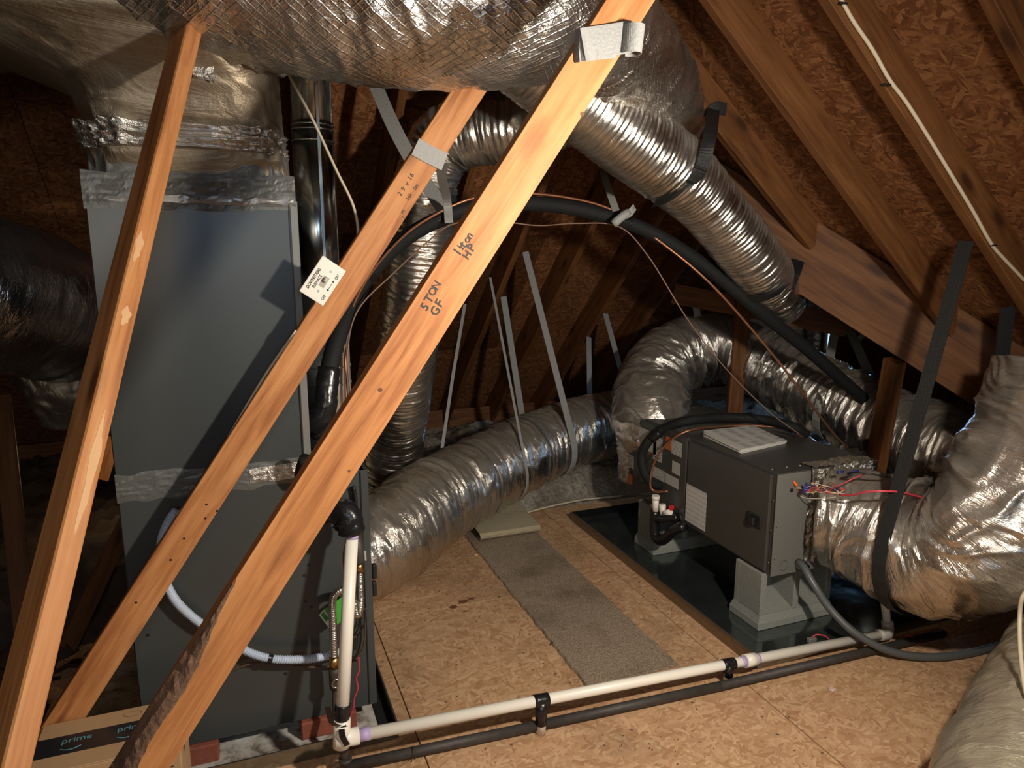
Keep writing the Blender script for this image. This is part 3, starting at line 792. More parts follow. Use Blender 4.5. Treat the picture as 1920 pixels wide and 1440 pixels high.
loft('insulation_wrap', [(-0.345, 0.165, 2.215, 2.78, 1.79, 7), (-0.35, 0.165, 2.19, 2.78, 1.86, 6), (-0.36, 0.16, 2.16, 2.78, 1.95, 5), (-0.41, 0.155, 2.12, 2.78, 2.04, 4.5), (-0.60, 0.15, 2.06, 2.78, 2.12, 4), (-0.85, 0.15, 2.02, 2.78, 2.20, 4), (-0.95, 0.15, 2.02, 2.78, 2.45, 4), (-0.95, 0.15, 2.02, 2.78, 2.7, 4)], FOIL_TAN, ple, nu=140, sub=5, amp=0.016)
loft('tape_skirt', [(-0.352, 0.17, 2.208, 2.79, 1.77, 9), (-0.350, 0.168, 2.204, 2.79, 1.83, 8), (-0.348, 0.166, 2.19, 2.785, 1.875, 7)], DULLTAPE, ple, nu=160, sub=4, amp=0.010, seed=8)
loft('foil_gather', [(-0.356, 0.172, 2.172, 2.79, 1.862, 5.5), (-0.366, 0.170, 2.160, 2.79, 1.89, 5), (-0.372, 0.168, 2.150, 2.79, 1.925, 5)], TAPE_FOIL, ple, nu=260, sub=5, amp=0.016, seed=8, fine=0.012)
crumple('foil_patch', -0.065, -0.015, 2.025, 2.07, 2.108, TAPE_FOIL, ple, 0.01, 0.008, 63, 0.008)

# flue
flue = thing('flue_pipe', 'dark metal flue pipe rising beside the coil cabinet', 'pipe', (0.29, 2.5, 0.9))
fx, fy = 0.268, 2.50
cyl('pipe_section', (fx, fy, 1.34), (fx, fy, 1.98), 0.066, PIPE_M, flue, 48)
FLUE_LIT = plain('flue_metal_lit', (0.66, 0.66, 0.62), 0.34, 0.8, var=0.2)  # lamp light on the lower flue put into a paler metal
cyl('lower_section', (fx + 0.012, fy, 0.92), (fx + 0.012, fy, 1.36), 0.075, FLUE_LIT, flue, 48)
for z in (1.20, 1.14, 1.02, 0.98): cyl('joint_bead', (fx + 0.012, fy, z), (fx + 0.012, fy, z + 0.006), 0.078, FLUE_LIT, flue, 48)
cyl('pipe_section', (fx, fy, 1.96), (fx, fy, 2.75), 0.0645, PIPE_M, flue, 48)
for z in (1.94, 1.975, 1.99):
    cyl('joint_bead', (fx, fy, z), (fx, fy, z + 0.006), 0.0685, PIPE_M, flue, 48)
box('lock_seam', (fx + 0.005, fy - 0.0695, 0.93), (fx + 0.016, fy - 0.060, 2.7), PIPE_M, flue, 0.001)

# bricks and furnace pan
pan2 = thing('furnace_pan', 'dusty galvanised pan under the furnace', 'pan', (0.0, 2.4, 0.0))
box('tray', (-0.62, 2.10, 0.002), (0.355, 2.9, 0.006), DUSTPAN, pan2)
box('rim', (-0.62, 2.095, 0.0), (0.40, 2.101, 0.055), GALV, pan2, 0.001)
box('rim', (0.40, 2.10, 0.0), (0.406, 2.9, 0.05), IRON, pan2, 0.001)
box('rubber_strip', (0.352, 2.102, 0.002), (0.40, 2.75, 0.012), FOAM, pan2, 0.002)
for k, (u0, u1, v, lab) in enumerate(((343, 410, 1408, 'red brick under the furnace beside the cardboard box'), (565, 670, 1368, 'red brick under the furnace beside the white drain pipe'))):
    a, b = at(u0, v, y=2.185), at(u1, v, y=2.185)
    o = box('brick', (a.x, 2.185, 0.006), (b.x, 2.40, 0.069), BRICKM, None, 0.004)
    tag(o, lab, 'brick', 'bricks under the furnace')

# ------------------------------------------------------------------ foil ducts
def crinkle(amp=0.010, fs=26, ft=7, fine=0.5, rib=0.0, ribp=0.03, seed=1, fold=0.05, sag=0.0):
    def f(S, TH, R, inner, L):
        t = TH / (2 * np.pi)
        wv = vnoise(S * 5, t * 5, seed, 5) - 0.5
        w2 = vnoise(S * 13, t * 9, seed + 1, 9) - 0.5
        a = S * fs + 2.6 * wv + 0.9 * w2
        r1 = 1 - np.abs(2 * vnoise(a, t * ft, seed + 2, ft) - 1)
        r2_ = 1 - np.abs(2 * vnoise(a * 2.3 + 5, t * (2 * ft + 3), seed + 3, 2 * ft + 3) - 1)
        m = 0.35 + 0.9 * vnoise(S * 4 + 3, t * 4, seed + 4, 4)
        d = amp * m * (r1 ** 2.5 - 0.35) + amp * fine * m * (r2_ ** 2 - 0.35)
        d = d + 0.012 * (vnoise(S * 2.2, t * 3, seed + 6, 3) - 0.5)
        r3 = 1 - np.abs(2 * vnoise(S * fs * 0.8, t * 3, seed + 5, 3) - 1)
        d = d + fold * inner * (r3 ** 1.5 - 0.6)
        if rib: d = d + rib * (np.abs(np.sin(np.pi * S / ribp)) - 0.5)
        return d
    return f
def duct(name, label, pts, r, mat, nv=96, du=0.009, group='foil flex ducts', **kw):
    t = thing(name, label, 'duct', Vector(pts[0][0] if isinstance(pts[0], tuple) else pts[0]), group)
    j = tube('jacket', pts, r, mat, t, nv=nv, du=du, disp=crinkle(**kw))
    return t, j.name

# big duct across the top, passing behind the lettered brace and on to the rafters
D1, D1j = duct('flex_duct', 'huge foil duct slung across the top behind the lettered brace',
    [at(-330, -300, t=1.75), at(60, -190, t=1.78), (at(420, -112, t=1.80), 0.288), (at(700, -60, t=1.82), 0.288), (at(900, -42, t=1.86), 0.275), (at(1035, -5, t=2.0), 0.235), (at(1120, 50, t=2.2), 0.185), (at(1195, 115, t=2.45), 0.16), (at(1238, 180, t=2.7), 0.15), (at(1255, 235, t=2.95), 0.14)],
    0.285, FOIL_SCRIM, nv=130, du=0.008, amp=0.011, fs=16, ft=12, fine=0.8, seed=101, fold=0.06)
# wrapped duct at the upper corner
D0, D0j = duct('wrapped_duct', 'dusty grey wrapped duct in the upper corner above the plenum',
    [at(-420, 20, t=1.95), at(-60, -35, t=1.98), at(180, -95, t=2.0), at(480, -190, t=2.05)], 0.235, FOIL_TAN, amp=0.006, fs=8, ft=10, seed=140, fold=0.02, group='wrapped ducts')
box('seam_strip', (0, 0, 0), (0.001, 0.001, 0.001), DULLTAPE, D0) if False else None
# hung pair
D3, D3j = duct('flex_duct', 'ribbed foil duct sloping down beneath the roof with two black straps',
    [(at(960, 90, t=2.35), 0.13), (at(1060, 165, t=2.45), 0.135), (at(1170, 250, t=2.6), 0.140), (at(1270, 325, t=2.78), 0.138), (at(1330, 385, t=2.92), 0.125), (at(1400, 470, t=3.1), 0.128), (at(1448, 535, t=3.3), 0.12), (at(1470, 575, t=3.45), 0.10)],
    0.137, FOIL_RIB, du=0.0045, amp=0.006, fs=40, ft=6, rib=0.0045, ribp=0.021, seed=111, fold=0.02)
D2, D2j = duct('flex_duct', 'ribbed foil duct dropping behind the black insulated pipe to the eaves',
    [(at(1075, 205, t=2.9), 0.13), (at(990, 232, t=2.9), 0.135), (at(905, 245, t=2.95), 0.14), (at(838, 262, t=3.0), 0.14), (at(803, 330, t=3.05), 0.135), (at(790, 430, t=3.1), 0.14), (at(775, 560, t=3.25), 0.145), (at(752, 720, t=3.65), 0.158), (at(738, 850, t=4.05), 0.168), (at(735, 930, t=4.2), 0.165)],
    0.14, FOIL_RIB, du=0.005, amp=0.008, fs=30, ft=5, rib=0.004, ribp=0.024, seed=121, fold=0.05)
# duct along the floor
D7, D7j = duct('flex_duct', 'silver foil duct lying along the floor in four grey straps',
    [at(560, 1085, t=3.15), at(640, 1050, t=3.28), at(725, 1008, t=3.42), (at(810, 945, t=3.7), 0.225), (at(900, 893, t=4.02), 0.222), (at(1000, 842, t=4.35), 0.218), (at(1090, 808, t=4.62), 0.215), (at(1165, 790, t=4.85), 0.21), (at(1240, 778, t=5.0), 0.2)],
    0.228, FOIL, nv=120, du=0.008, amp=0.015, fs=22, ft=6, fine=0.7, seed=131, fold=0.06)
ring('tape_seam', D7j, 800, 0.008, TAPE_FOIL, D7, 0.007); ring('tape_seam', D7j, 880, 0.012, DULLTAPE, D7, 0.007)
ring('tape_seam', D7j, 985, 0.012, DULLTAPE, D7, 0.007)
# supply duct of the air handler: elbow up, then over towards the camera side
D4, D4j = duct('flex_duct', 'foil duct elbowing up from the air handler and running behind the posts',
    [(Vector((2.25, 3.34, 0.46)), 0.17), (at(1222, 792, t=4.0), 0.205), (at(1222, 722, t=4.2), 0.21), (at(1268, 668, t=4.35), 0.208), (at(1350, 650, t=4.4), 0.205), (at(1450, 692, t=4.25), 0.205), (at(1560, 748, t=3.95), 0.205), (at(1655, 800, t=3.65), 0.21), (at(1765, 850, t=3.35), 0.215), (at(1880, 915, t=3.1), 0.215), (at(1990, 990, t=2.95), 0.21)],
    0.205, FOIL, nv=130, du=0.007, amp=0.021, fs=18, ft=6, fine=0.8, seed=151, fold=0.15)
# return duct at the near end of the air handler
D5, D5j = duct('flex_duct', 'large crumpled foil duct bending up from the near end of the air handler',
    [(Vector((2.27, 2.165, 0.49)), 0.20), (at(1610, 980, t=2.92), 0.215), (at(1680, 1012, t=2.8), 0.232), (at(1755, 1036, t=2.67), 0.235), (at(1835, 1012, t=2.54), 0.235), (at(1905, 935, t=2.46), 0.235), (at(1965, 830, t=2.42), 0.235), (at(2010, 700, t=2.4), 0.235)],
    0.232, FOIL, nv=140, du=0.007, amp=0.019, fs=11, ft=6, fine=0.9, seed=163, fold=0.12)
# duct in the lower corner
D6, D6j = duct('flex_duct', 'pale wrinkled duct on the floor with a cream cord over it',
    [Vector((3.2, 1.55, 0.26)), Vector((2.78, 1.42, 0.23)), Vector((2.25, 1.22, 0.21)), Vector((1.80, 1.01, 0.21)), Vector((1.5, 0.80, 0.21)), Vector((1.25, 0.55, 0.21)), Vector((1.1, 0.2, 0.21))],
    0.205, foil('foil_pale', col=(0.58, 0.52, 0.42), rough=0.36, dust=0.9, along=24, around=7, bstr=0.7, dustcol=(0.42, 0.36, 0.26)), nv=120, amp=0.017, fs=16, ft=6, seed=171, fold=0.08)
# duct by the other side of the furnace
D8, D8j = duct('flex_duct', 'dark foil duct running behind the coil cabinet near the steep narrow brace',
    [at(-330, 500, t=2.25), at(-120, 530, t=2.4), at(20, 560, t=2.6), at(120, 595, t=2.9), at(220, 630, t=3.25)], 0.27, FOIL_DARK, nv=100, amp=0.010, fs=16, ft=5, seed=181, fold=0.05)
c = at(138, 735, t=3.0)
o = loft('duct_boot', [(c.x - 0.10, c.x + 0.12, c.y - 0.1, c.y + 0.15, c.z - 0.14, 3), (c.x - 0.14, c.x + 0.14, c.y - 0.15, c.y + 0.15, c.z - 0.02, 3), (c.x - 0.2, c.x + 0.15, c.y - 0.15, c.y + 0.15, c.z + 0.12, 3)], FOIL_TAN, None, nu=60, sub=3, amp=0.03, seed=70)
tag(o, 'dusty duct boot hanging below the dark foil duct', 'duct')
# dark bagged duct low behind the handler
D9, D9j = duct('bagged_duct', 'black wrapped duct low behind the air handler', [at(1440, 860, t=4.2), at(1520, 880, t=4.0), at(1620, 930, t=3.75), at(1700, 960, t=3.6)], 0.16, FOIL_DARK, nv=70, amp=0.02, fs=10, ft=5, seed=191, group='wrapped ducts')
o, oj = duct('flex_duct', 'distant upright foil duct showing under the valley rafter', [at(1533, 690, t=5.0), at(1533, 620, t=5.0), at(1533, 540, t=5.0)], 0.10, FOIL_DARK, nv=50, amp=0.008, seed=195)
# sunlit slit of the far gable vent
gw = thing('window_1', None, None, at(1558, 620, t=5.6), kind='structure')
m_, nt_, b_ = new_mat('daylight'); b_.inputs['Emission Color'].default_value = (0.45, 0.75, 1.0, 1); b_.inputs['Emission Strength'].default_value = 1.3; b_.inputs['Base Color'].default_value = (0.3, 0.4, 0.5, 1)
p = at(1557, 628, t=4.75)
box('pane', (-0.02, -0.01, -0.10), (0.025, 0.0, 0.14), m_, gw, 0, Matrix.Translation(p))
box('window_frame', (-0.05, 0.0, -0.14), (0.055, 0.03, 0.18), W_RAFT, gw, 0, Matrix.Translation(p))
# far braces, their lit edges put into a pale wood colour
for k, (a, b, lab) in enumerate((((1300, 668), (1345, 612), 'thin far brace above the foil elbow'), ((1462, 595), (1500, 560), 'thin far brace above the straight run of foil duct'), ((1600, 650), (1650, 600), 'thin far brace beside the upright far duct'), ((1380, 560), (1290, 690), 'thin far brace behind the wooden post'))):
    o, _, _ = beam('web_brace', at(*a, t=5.0), at(*b, t=4.9), 0.03, 0.02, (0, -1, 0), wood('far_wood_lit', (0.3, 0.24, 0.17), (0.4, 0.33, 0.25), (0.5, 0.43, 0.33), False) if k == 0 else bpy.data.materials['far_wood_lit'])
    tag(o, lab, 'brace', 'far braces')

# ------------------------------------------------------------------ straps
def back_pt(u, v, dz=0.0):
    return on_plane(u, v, (0, 3.84, 1.6), (0, KB, 1))
GS = 'grey hanging straps'
hang_strap('hanging_strap', back_pt(985, 472), back_pt(944, 556), D7j, 1028, 0.048, STRAPG, 'wide grey strap hanging from a rafter around the middle of the silver duct', group=GS)
hang_strap('hanging_strap', at(919, 520, t=4.1), None, D7j, 933, 0.018, STRAPG, 'thin twisted grey strap crossing the front of the silver duct', group=GS)
hang_strap('hanging_strap', back_pt(1135, 588), back_pt(1104, 632), D7j, 1146, 0.045, STRAPG, 'grey strap at the far end of the silver duct next to the foil elbow', group=GS)
o = ribbon('hanging_strap', [at(872, 570, t=4.2), at(850, 700, t=4.1), at(829, 840, t=4.0)], 0.018, RIGHT, STRAPG, straight=True)
tag(o, 'narrow grey strap hanging beside the lettered brace to the silver duct', 'strap', GS)
hang_strap('hanging_strap', at(1572, 590, t=4.2), at(1585, 600, t=4.5), D4j, 1590, 0.05, STRAPG, 'grey strap around the foil duct between the two posts', group=GS)
o = ribbon('hanging_strap', [at(1300, 548, t=4.3), at(1304, 570, t=4.3), at(1309, 600, t=4.3)], 0.04, RIGHT, STRAPG, straight=True)
tag(o, 'short pale strap above the top of the foil elbow', 'strap', GS)
# grey strap around the furnace brace
strap = thing('hanger_strap', 'grey strap looped over the furnace brace to hold the insulated pipe', 'strap', at(805, 290, y=2.09), GS)
f2 = lambda u, v, o_=0.004: m2 @ Vector((on2(u, v).x, on2(u, v).y, o_))
ribbon('loop', [f2(778, 275), f2(800, 288), f2(833, 304)], 0.052, dirn2, STRAPG, strap, straight=True)
ribbon('tail', [f2(833, 304), at(828, 330, y=2.3), at(838, 375, t=2.68), at(842, 415, t=2.70)], [dirn2 * 0.5, RIGHT, RIGHT, RIGHT], STRAPG and 0.03 or 0.03, STRAPG, strap) if False else ribbon('tail', [f2(833, 304), at(828, 330, y=2.3), at(838, 375, t=2.66), at(842, 418, t=2.68)], 0.032, RIGHT, STRAPG, strap)
o = ribbon('hanging_strap', [at(700, 150, t=2.9), at(742, 245, t=2.85), at(790, 330, t=2.8), at(835, 398, t=2.75)], 0.055, RIGHT * 0.9 + UPW * 0.3, STRAPG)
tag(o, 'wide grey strap slanting down behind the furnace brace', 'strap', GS)
tie = thing('pipe_tie', 'knotted grey strap holding up the middle of the insulated pipe', 'strap', at(1165, 405, t=3.0), GS)
ribbon('hanger', [at(1128, 310, t=3.2), at(1138, 345, t=3.1), at(1155, 395, t=2.98)], 0.03, RIGHT + UPW * 0.2, STRAPG, tie)
tube('knot', [at(1150, 420, t=2.93), at(1164, 408, t=2.92), at(1178, 398, t=2.93)], 0.018, STRAPG, tie, nv=10)
ribbon('tail', [at(1172, 404, t=2.92), at(1182, 398, t=2.92), at(1190, 388, t=2.93)], 0.03, UPW, STRAPG, tie)
# grey strap around the lettered brace and the big duct
st = thing('duct_strap', 'broad silver grey strap wrapped around the lettered brace under the big duct', 'strap', at(1120, 90, y=1.40), GS)
f3 = lambda u, v, o_=0.004: m3 @ Vector((on3(u, v).x, on3(u, v).y, o_))
ribbon('band', [at(1066, 92, t=1.62), f3(1080, 88, 0.010), f3(1110, 82, 0.006), f3(1150, 76, 0.008), f3(1180, 72, 0.016)], 0.062, UPW, STRAPG, st)
ribbon('lower_band', [at(1066, 112, t=1.62), f3(1078, 104, 0.003), f3(1120, 98, 0.002), f3(1152, 96, 0.003)], 0.030, UPW, STRAPG, st)
c0 = f3(1180, 78, 0.012)
ribbon('rolled_end', [c0 + RIGHT * (0.022 * math.sin(a)) - FWH * (0.022 * math.cos(a)) for a in [q * math.pi / 9 - 1.2 for q in range(15)]], 0.056, UPW + RIGHT * 0.1, STRAPG, st)
# black straps
BS = 'black hanging straps'
def right_pt(u, v): return on_plane(u, v, (2.41, 0, 1.6), (KR, 0, 1))
hang_strap('black_strap', right_pt(1812, 452), None, D5j, 1722, 0.052, STRAPB, 'long black strap from the cable rafter around the large crumpled duct', group=BS, off=0.022)
o = ribbon('black_strap', [right_pt(1890, 575), at(1868, 760, t=2.75), at(1845, 900, t=2.85), at(1832, 960, t=2.95)], 0.055, RIGHT, STRAPB)
tag(o, 'second black strap hanging behind the upturned end of the large duct', 'strap', BS)
st2 = thing('rafter_strap', 'black strap tacked to the knotty rafter and looped around the ribbed duct', 'strap', at(1345, 200, t=2.75), BS)
ribbon('tab', [at(1332, 212, y=2.525), at(1345, 203, y=2.52), at(1362, 205, y=2.52)], 0.05, UPW, STRAPB, st2)
ribbon('loop', [at(1338, 205, y=2.515), at(1330, 260, t=2.62), at(1312, 320, t=2.62), at(1285, 352, t=2.63), at(1255, 372, t=2.68), at(1228, 380, t=2.75)], 0.05, [UPW * -0.2 + RIGHT, RIGHT, RIGHT, RIGHT + UPW, RIGHT + UPW, RIGHT + UPW], STRAPB, st2)
ribbon('back_run', [at(1335, 212, y=2.53), at(1310, 235, t=2.95), at(1290, 250, t=3.0)], 0.05, UPW, STRAPB, st2)
st3 = thing('rafter_strap', 'shiny black strap from the valley rafter under the ribbed duct end', 'strap', at(1495, 500, t=3.2), BS)
ribbon('tab', [at(1497, 488, t=3.19), at(1490, 510, t=3.18), at(1478, 540, t=3.18)], 0.055, RIGHT, TAPE, st3)
ribbon('loop', [at(1480, 535, t=3.18), at(1462, 548, t=3.14), at(1435, 558, t=3.15), at(1405, 560, t=3.2)], 0.045, UPW * 0.6 - FWD, STRAPB, st3)
o = quad('duct_label', at(1180, 345, t=2.49), RIGHT * 0.05 + DOWN * 0.025, RIGHT * 0.03 - DOWN * 0.018, PAPER, D3) if False else None

# ------------------------------------------------------------------ air handler
AX0, AX1, AY0, AY1, AZ0, AZ1 = 1.985, 2.515, 2.178, 3.33, 0.258, 0.705
ah = thing('air_handler', 'low grey air handler cabinet on concrete blocks', 'air handler', (2.25, 2.75, AZ0))
box('cabinet', (AX0 + 0.012, AY0, AZ0), (AX1, AY1, AZ1), GREY2, ah, 0.003)
ysp = at(1287, 900, x=AX0).y
def panel(name, y0, y1, z0, z1, parent, mat=GREY2, th=0.016, bv=0.007):
    return box(name, (AX0 - 0.002, y0, z0), (AX0 - 0.002 + th, y1, z1), mat, parent, bv, seg=3)
blower = panel('blower_door', AY0 + 0.028, ysp - 0.004, AZ0 + 0.012, AZ1 - 0.012, ah)
coilp = panel('coil_door', ysp + 0.004, AY1 - 0.006, AZ0 + 0.012, AZ1 - 0.004, ah)
box('end_panel', (AX0 + 0.006, AY0 - 0.002, AZ0 + 0.002), (AX1, AY0 + 0.001, AZ1 - 0.004), plain('end_enamel_lit', (0.135, 0.135, 0.12), 0.4, var=0.06), ah)  # stronger light on the end face put into a paler enamel
lp = at(1414, 975, x=AX0 - 0.004)
box('latch_plate', (AX0 - 0.010, lp.y - 0.045, lp.z - 0.026), (AX0 - 0.002, lp.y + 0.045, lp.z + 0.026), RUB, blower, 0.004)
box('latch_grip', (AX0 - 0.024, lp.y - 0.016, lp.z - 0.020), (AX0 - 0.008, lp.y + 0.02, lp.z + 0.016), RUB, blower, 0.004)
def sheet(name, u0, v0, u1, v1, mat, parent, grow=1.0):
    a, b = at(u0, v0, x=AX0 - 0.0035), at(u1, v1, x=AX0 - 0.0035)
    y0, y1 = min(a.y, b.y), max(a.y, b.y); z0, z1 = min(a.z, b.z), max(a.z, b.z)
    return quad(name, (AX0 - 0.0035, y1, z0), (0, y0 - y1, 0), (0, 0, z1 - z0), mat, parent, 0.0012)
sheet('wiring_diagram', 1288, 906, 1322, 997, PRINT_DIAG, blower)
sheet('data_label', 1182, 792, 1230, 853, PRINT_DENSE, coilp)
sheet('small_label', 1179, 850, 1188, 880, PRINT, coilp)
sheet('red_label', 1177, 886, 1186, 910, ORANGEL, coilp)
sheet('warning_label', 1249, 817, 1259, 846, ORANGEL, coilp); sheet('warning_text', 1260, 823, 1278, 858, PRINT, coilp)
sheet('notice_label', 1215, 850, 1238, 860, ORANGEL, coilp); sheet('notice_text', 1226, 815, 1241, 868, PRINT, coilp)
sheet('spec_label', 1261, 863, 1275, 893, PRINT_DENSE, coilp)
sheet('barcode_label', 1223, 872, 1246, 905, PRINT, coilp); sheet('barcode_label', 1248, 886, 1272, 918, PRINT_DENSE, coilp)
for (u, v) in ((1304, 813), (1305, 804)): pass
for k in range(4):
    p = at((1448, 1475, 1500, 1523)[k], (880, 876, 873, 870)[k], z=AZ1)
    cyl('screw', (p.x, p.y, AZ1 - 0.001), (p.x, p.y, AZ1 + 0.003), 0.004, STEEL, ah, 8)
for z in (AZ0 + 0.06, AZ0 + 0.2, AZ0 + 0.33):
    cyl('screw', (AX0 + 0.001, AY0 + 0.012, z), (AX0 - 0.003 + 0.008, AY0 + 0.012, z), 0.003, STEEL, ah, 8)
    cyl('screw', (AX0 + 0.016, AY0 - 0.0045, z + 0.02), (AX0 + 0.016, AY0 - 0.001, z + 0.02), 0.003, STEEL, ah, 8)
p = at(1469, 1060, y=AY0)
tube('knockout_ring', [p + Vector((0.022 * math.cos(a), -0.003, 0.022 * math.sin(a))) for a in [k * math.pi / 8 for k in range(17)]], 0.0008, GREY, ah, nv=5, du=0.003)
# foil taped collar
def crumple_gen(name, org, e1, e2, nrm, mat, parent, amp=0.01, step=0.008, seed=1, rag=0.008):
    org, e1, e2, nrm = (np.array(Vector(q)) for q in (org, e1, e2, nrm))
    L1_, L2_ = np.linalg.norm(e1), np.linalg.norm(e2)
    nx, nz = max(3, int(L1_ / step)), max(3, int(L2_ / step))
    A, B_ = np.meshgrid(np.linspace(0, 1, nx), np.linspace(0, 1, nz), indexing='ij')
    h = amp * ((1 - np.abs(2 * vnoise(A * L1_ * 30, B_ * L2_ * 30, seed, 64) - 1)) ** 2 + 0.5 * (1 - np.abs(2 * vnoise(A * L1_ * 70, B_ * L2_ * 70, seed + 1, 64) - 1)) ** 2)
    B2_ = B_ + (rag / L2_) * (vnoise(A * L1_ * 30, A * 0, seed + 2, 8) - 0.5) * 2 * (2 * B_ - 1)
    V = (org + A[..., None] * e1 + B2_[..., None] * e2 + (h + 0.001)[..., None] * nrm).reshape(-1, 3)
    i = np.arange(nx - 1)[:, None] * nz; j = np.arange(nz - 1)[None]
    F = np.stack([i + j, i + nz + j, i + nz + j + 1, i + j + 1], -1).reshape(-1, 4)
    return mesh(name, V, F.tolist(), mat, parent, False, None, np.stack([A * L1_, B_ * L2_], -1).reshape(-1, 2))
crumple_gen('foil_tape', (AX0 + 0.17, AY0 - 0.003, AZ0 + 0.03), (0.36, 0, 0), (0, 0, 0.425), (0, -1, 0), TAPE_FOIL, ah, 0.012, seed=201)
crumple_gen('foil_tape', (AX0 + 0.19, AY0 - 0.004, AZ1), (0.34, 0, 0), (0, 0.075, 0), (0, 0, 1), TAPE_FOIL, ah, 0.008, seed=205)
# supply plenum behind the cabinet top edge
loft('plenum_wrap', [(AX0 + 0.02, AX1 + 0.01, 3.31, 3.50, 0.28, 4), (AX0 + 0.01, AX1 + 0.01, 3.31, 3.52, 0.5, 4), (AX0 + 0.03, AX1 + 0.01, 3.31, 3.50, 0.69, 4)], FOIL, ah, nu=120, sub=5, amp=0.02, seed=220, fine=0.012)
# pan
PX0, PX1, PY0, PY1 = 1.782, 2.86, 1.985, 3.63
pan = thing('drain_pan', 'shallow dark metal drain pan beneath the air handler', 'pan', (2.3, 2.8, 0))
box('tray', (PX0, PY0, 0.002), (PX1, PY1, 0.006), PAN, pan)
RIM_REFLECT = plain('rim_reflection', (0.26, 0.21, 0.15), 0.42, 0.85, var=0.2)  # brown reflection on the visible rim put into the metal colour
for lo, hi in (((PX0 - 0.003, PY0, 0), (PX0, PY1, 0.052)), ((PX1, PY0, 0), (PX1 + 0.003, PY1, 0.052)), ((PX0, PY0 - 0.003, 0), (PX1, PY0, 0.04)), ((PX0, PY1, 0), (PX1, PY1 + 0.003, 0.052))):
    box('rim', lo, hi, RIM_REFLECT if lo[0] < 1.78 else GALV, pan)
box('rim_lip', (PX0 - 0.008, PY0, 0.050), (PX0 + 0.004, PY1, 0.054), RIM_REFLECT, pan, 0.001)
# concrete blocks: flared foot, face shells and two open cores
def block(label, x0, y0, h=0.25, W=0.385, D=0.17):
    t = thing('concrete_block', label, 'block', (x0 + W / 2, y0 + D / 2, 0.006), 'concrete blocks under the air handler')
    z0 = 0.006
    a, fl = 0.03, 0.012
    bms = []
    def taper(xa, xb, ya, yb, za, zb, flare):
        bm = bm_box((xa, ya, za), (xb, yb, zb))
        for v in bm.verts:
            if v.co.z < (za + zb) / 2:
                v.co.x += flare if v.co.x > (xa + xb) / 2 else -flare
                v.co.y += flare if v.co.y > (ya + yb) / 2 else -flare
        return bm
    box('footing', (x0 - fl, y0 - fl, z0), (x0 + W + fl, y0 + D + fl, z0 + 0.035), CONC, t, 0.003)
    bm = taper(x0, x0 + W, y0, y0 + D, z0 + 0.035, z0 + 0.062, fl * 0.8)
    bm_obj('shoulder', bm, CONC, t)
    zz0, zz1 = z0 + 0.062, z0 + h
    box('back_shell', (x0, y0 + D - 0.03, zz0), (x0 + W, y0 + D, zz1), CONC, t, 0.002)
    for xw in (x0, x0 + W / 2 - 0.015, x0 + W - 0.03):
        box('web', (xw, y0, zz0), (xw + 0.03, y0 + D - 0.028, zz1), CONC, t, 0.003)
    for xw in (x0 + 0.03, x0 + W / 2 + 0.015):
        bm = bm_box((xw, y0 + 0.004, zz0 - 0.002), (xw + W / 2 - 0.045, y0 + D - 0.028, zz0 + 0.05))
        for v in bm.verts:
            if v.co.z > zz0 + 0.02 and v.co.y < y0 + D / 2: v.co.z = zz0 + 0.002
        bm_obj('core_floor', bm, CONC, t)
    box('top_shell', (x0 + 0.001, y0 + 0.012, zz1 - 0.022), (x0 + W - 0.001, y0 + D - 0.001, zz1 - 0.0005), CONC, t, 0.002)
    return t
block('pale concrete block under the near end of the air handler', 1.978, 2.21)
block('concrete block under the air handler behind the black trap', 1.972, 3.02)
# papers
man = thing('manual', 'stack of printed papers lying on the air handler', 'papers', at(1395, 820, z=AZ1))
c4 = [at(1318, 818, z=AZ1 + 0.004), at(1388, 849, z=AZ1 + 0.004), at(1475, 831, z=AZ1 + 0.004), at(1412, 806, z=AZ1 + 0.004)]
for k in range(5):
    q = [p + Vector((random.uniform(-0.006, 0.006), random.uniform(-0.006, 0.006), 0.004 * k)) for p in c4]
    e1, e2 = q[1] - q[0], q[3] - q[0]
    nseg = 8; V = []
    for i in range(nseg + 1):
        s = i / nseg
        for j in (0, 1):
            base = (q[0] * (1 - s) + q[1] * s) if j == 0 else (q[3] * (1 - s) + q[2] * s)
            V.append(base + Vector((0, 0, 0.010 * (1 - s) ** 2 * k / 4)))
    nn = len(V); V = V + [p - Vector((0, 0, 0.003)) for p in V]
    F = [(2 * i, 2 * i + 2, 2 * i + 3, 2 * i + 1) for i in range(nseg)] + [(nn + 2 * i + 1, nn + 2 * i + 3, nn + 2 * i + 2, nn + 2 * i) for i in range(nseg)]
    F += [(2 * i, nn + 2 * i, nn + 2 * i + 2, 2 * i + 2) for i in range(nseg)] + [(2 * i + 1, 2 * i + 3, nn + 2 * i + 3, nn + 2 * i + 1) for i in range(nseg)]
    F += [(0, 1, nn + 1, nn), (2 * nseg, nn + 2 * nseg, nn + 2 * nseg + 1, 2 * nseg + 1)]
    uvs = [(i // 2 / nseg, i % 2) for i in range(nn)] * 2
    mesh('sheet', V, F, PAPER if k < 4 else print_mat('manual_print', (0.60, 0.58, 0.54), (0.36, 0.35, 0.34), 4), man, False, None, uvs)

